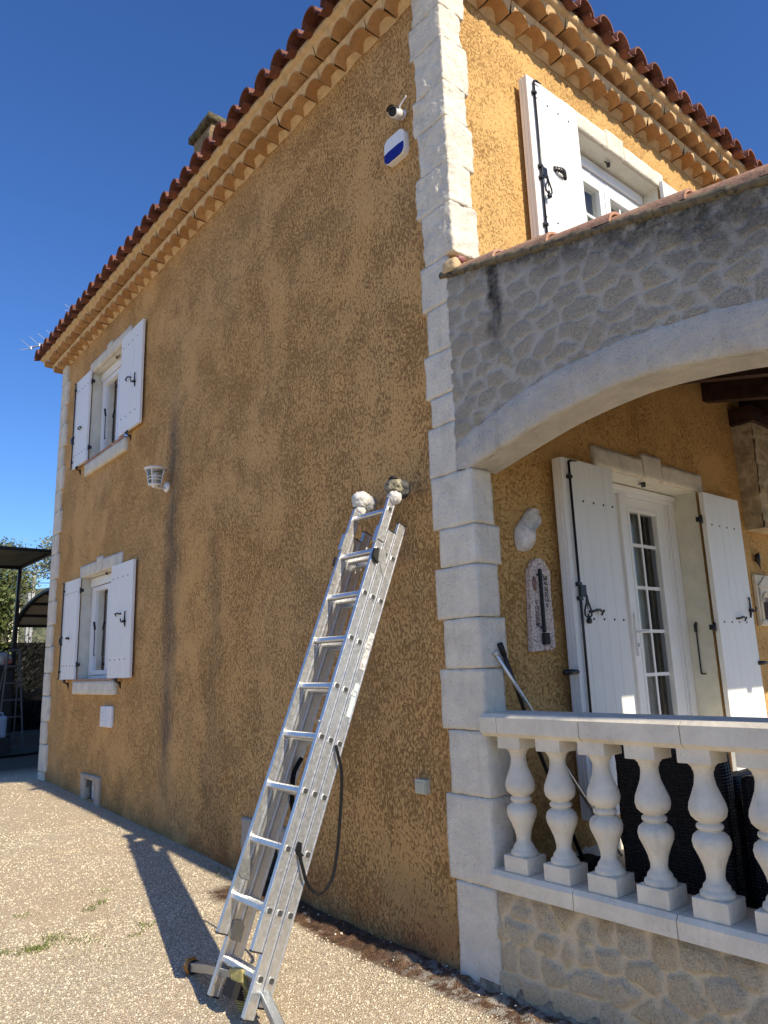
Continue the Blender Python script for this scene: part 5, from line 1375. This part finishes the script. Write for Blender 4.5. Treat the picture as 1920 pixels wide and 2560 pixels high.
cn = thing('canopy', (-1, 12, .38), 'flat dark fabric canopy on black posts at the far left', 'canopy')
TARP = simple('tarpaulin', (.09, .095, .08), .8, .2, 3)
P = []
for x in np.linspace(-4.5, .70, 24): P.append([(x, y, 3.87-.10*math.sin(math.pi*(x+4.5)/5.2)*0-.16*math.sin(math.pi*(y-11)/2.2)*math.sin(math.pi*((x+4.5) % 1.73)/1.73)) for y in np.linspace(11, 13.2, 10)])
mb = MB(); mb.grid(P); mb.obj('canopy_fabric', TARP, cn, fixn=False)
mb = MB(); mb.box(-4.5, .70, 10.97, 11.03, 3.83, 3.89); mb.box(-4.5, .72, 13.17, 13.23, 3.80, 3.88); mb.box(.68, .73, 11, 13.2, 3.81, 3.87)
for x in (-4.5, -2.9, -1.2): mb.box(x, x+.04, 11, 13.2, 3.80, 3.85)
mb.obj('canopy_frame', IRON, cn)
for x, y in ((.70, 13.2), (-4.4, 13.2), (-4.4, 11.05)):
    mb = MB(); mb.box(x-.035, x+.035, y-.035, y+.035, .38, 3.85); mb.obj('post', IRON, cn)

aw = thing('curved_awning', (1.0, 14.55, .38), 'curved cream awning with dark ribs behind the house corner', 'awning')
AWY = (14.55, 14.35, 14.1, 13.8, 13.4, 12.9, 12.4, 11.8, 11.3); AWZ = (2.78, 2.87, 2.97, 3.06, 3.16, 3.235, 3.28, 3.30, 3.30)
arcp = [(AWY[i], AWZ[i]) for i in range(len(AWY))]
P = [[(x, y, z) for y, z in arcp] for x in (1.0, 5.0)]
mb = MB(); mb.grid(P); mb.obj('awning_panel', simple('cream_panel', (.45, .41, .33), .6, .08), aw, fixn=False)
mb = MB(); mb.tube([(1.0, y, z) for y, z in arcp], .05, 6)
for i in range(0, len(arcp), 2): mb.tube([(1.0, arcp[i][0], arcp[i][1]-.03), (5, arcp[i][0], arcp[i][1]-.03)], .03, 6)
mb.obj('awning_frame', IRON, aw)
mb = MB(); mb.tube([(1.0, AWY[0], .38), (1.0, AWY[0], AWZ[0])], .04, 8); mb.obj('post', IRON, aw)
sw = thing('shed_wall', (0, 17, .38), 'shed wall closing the back of the yard, blackened for shade', 'shed')
mb = MB(); mb.box(-6, 9, 16.9, 17.1, .3, 2.5); mb.obj('boards', simple('shade_black_board', (.012, .012, .012), 1, .3, Specular_IOR_Level=0), sw)  # near-black board colour stands in for the yard's deep shade
bn = thing('storage_bin', (.45, 13.2, .4), 'black storage bin under the canopy', 'bin')
mb = MB(); mb.box(-.6, .66, 12.9, 13.6, .4, 1.80, .03); mb.obj('bin_body', RUBBER, bn); mb = MB(); mb.box(-.62, .68, 12.88, 13.62, 1.805, 1.87, .02); mb.obj('lid', RUBBER, bn)
bg_ = thing('plastic_bag', (.5, 13.2, 1.87), 'crumpled grey and red plastic bag on the black bin', 'bag')
mb = MB(); rough_block(mb, (.28, .64, 13.0, 13.3, 1.865, 2.12), .05, .10, .04, .02, 3, fq=5); mb.obj('bag_body', simple('grey_plastic', (.42, .42, .43), .4, .3, 9), bg_)
mb = MB(); rough_block(mb, (.48, .62, 12.95, 13.05, 1.90, 2.02), .03, .05, .02, .01, 5); mb.obj('red_print', simple('red_plastic', (.45, .14, .13), .4, .3, 9), bg_)
sl_ = thing('step_ladder', (.46, 12, .38), 'thin white step ladder beside the canopy post, coloured dark for shade', 'stepladder')
mb = MB()
for a, b in (((.33, 2.14), (.22, .40)), ((.52, 2.14), (.66, .40))): mb.tube([(a[0], 12, a[1]), (b[0], 11.9, b[1])], .016, 6); mb.tube([(a[0], 12, a[1]), (b[0], 12.6, b[1])], .013, 6)
mb.tube([(.33, 12, 2.14), (.52, 12, 2.14)], .022, 6); mb.obj('rails', simple('shaded_metal', (.09, .09, .09), .8), sl_)  # dark grey rails: shadow put into the colour of pale metal
for k in range(5):
    z = .65+k*.3; f_ = (2.14-z)/1.74; mb = MB(); mb.tube([(.33-.11*f_, 11.95, z), (.52+.14*f_, 11.95, z)], .014, 6); mb.obj('step', simple('shaded_metal2', (.09, .09, .09), .8) if k == 0 else bpy.data.materials['shaded_metal2'], sl_)  # steps take the same shade-darkened grey
jc = thing('jerrycan', (.02, 11, .38), 'pale blue plastic jerrycan on the ground at the left edge', 'jerrycan')
mb = MB(); rough_block(mb, (-.12, .14, 10.9, 11.1, .66, 1.02), .03, .03, .004, .003, 2); mb.obj('can_body', simple('blue_plastic', (.25, .33, .45), .4), jc)
mb = MB(); mb.tube([(-.02, 11, 1.02), (-.02, 11, 1.07), (.08, 11, 1.07), (.10, 11, 1.0)], .014, 6); mb.obj('can_handle', bpy.data.materials['blue_plastic'], jc)
ct = thing('crate', (.0, 11, .38), 'dark crate carrying the jerrycan', 'crate')
mb = MB(); mb.box(-.3, .2, 10.8, 11.25, .38, .655, .01); mb.obj('crate_body', RUBBER, ct)
mt_ = thing('green_mat', (-.1, 11, .40), 'dark green mat lying on the shaded ground at the far left', 'mat')
mb = MB(); P = [[(.05+r*1.15*math.cos(a)*.9, 11.3+r*.75*math.sin(a), .405) for a in np.linspace(0, 2*math.pi, 25)] for r in (0, .9)]; mb.grid(P); mb.obj('mat_sheet', simple('green_felt', (.02, .045, .02), .9), mt_, fixn=False)
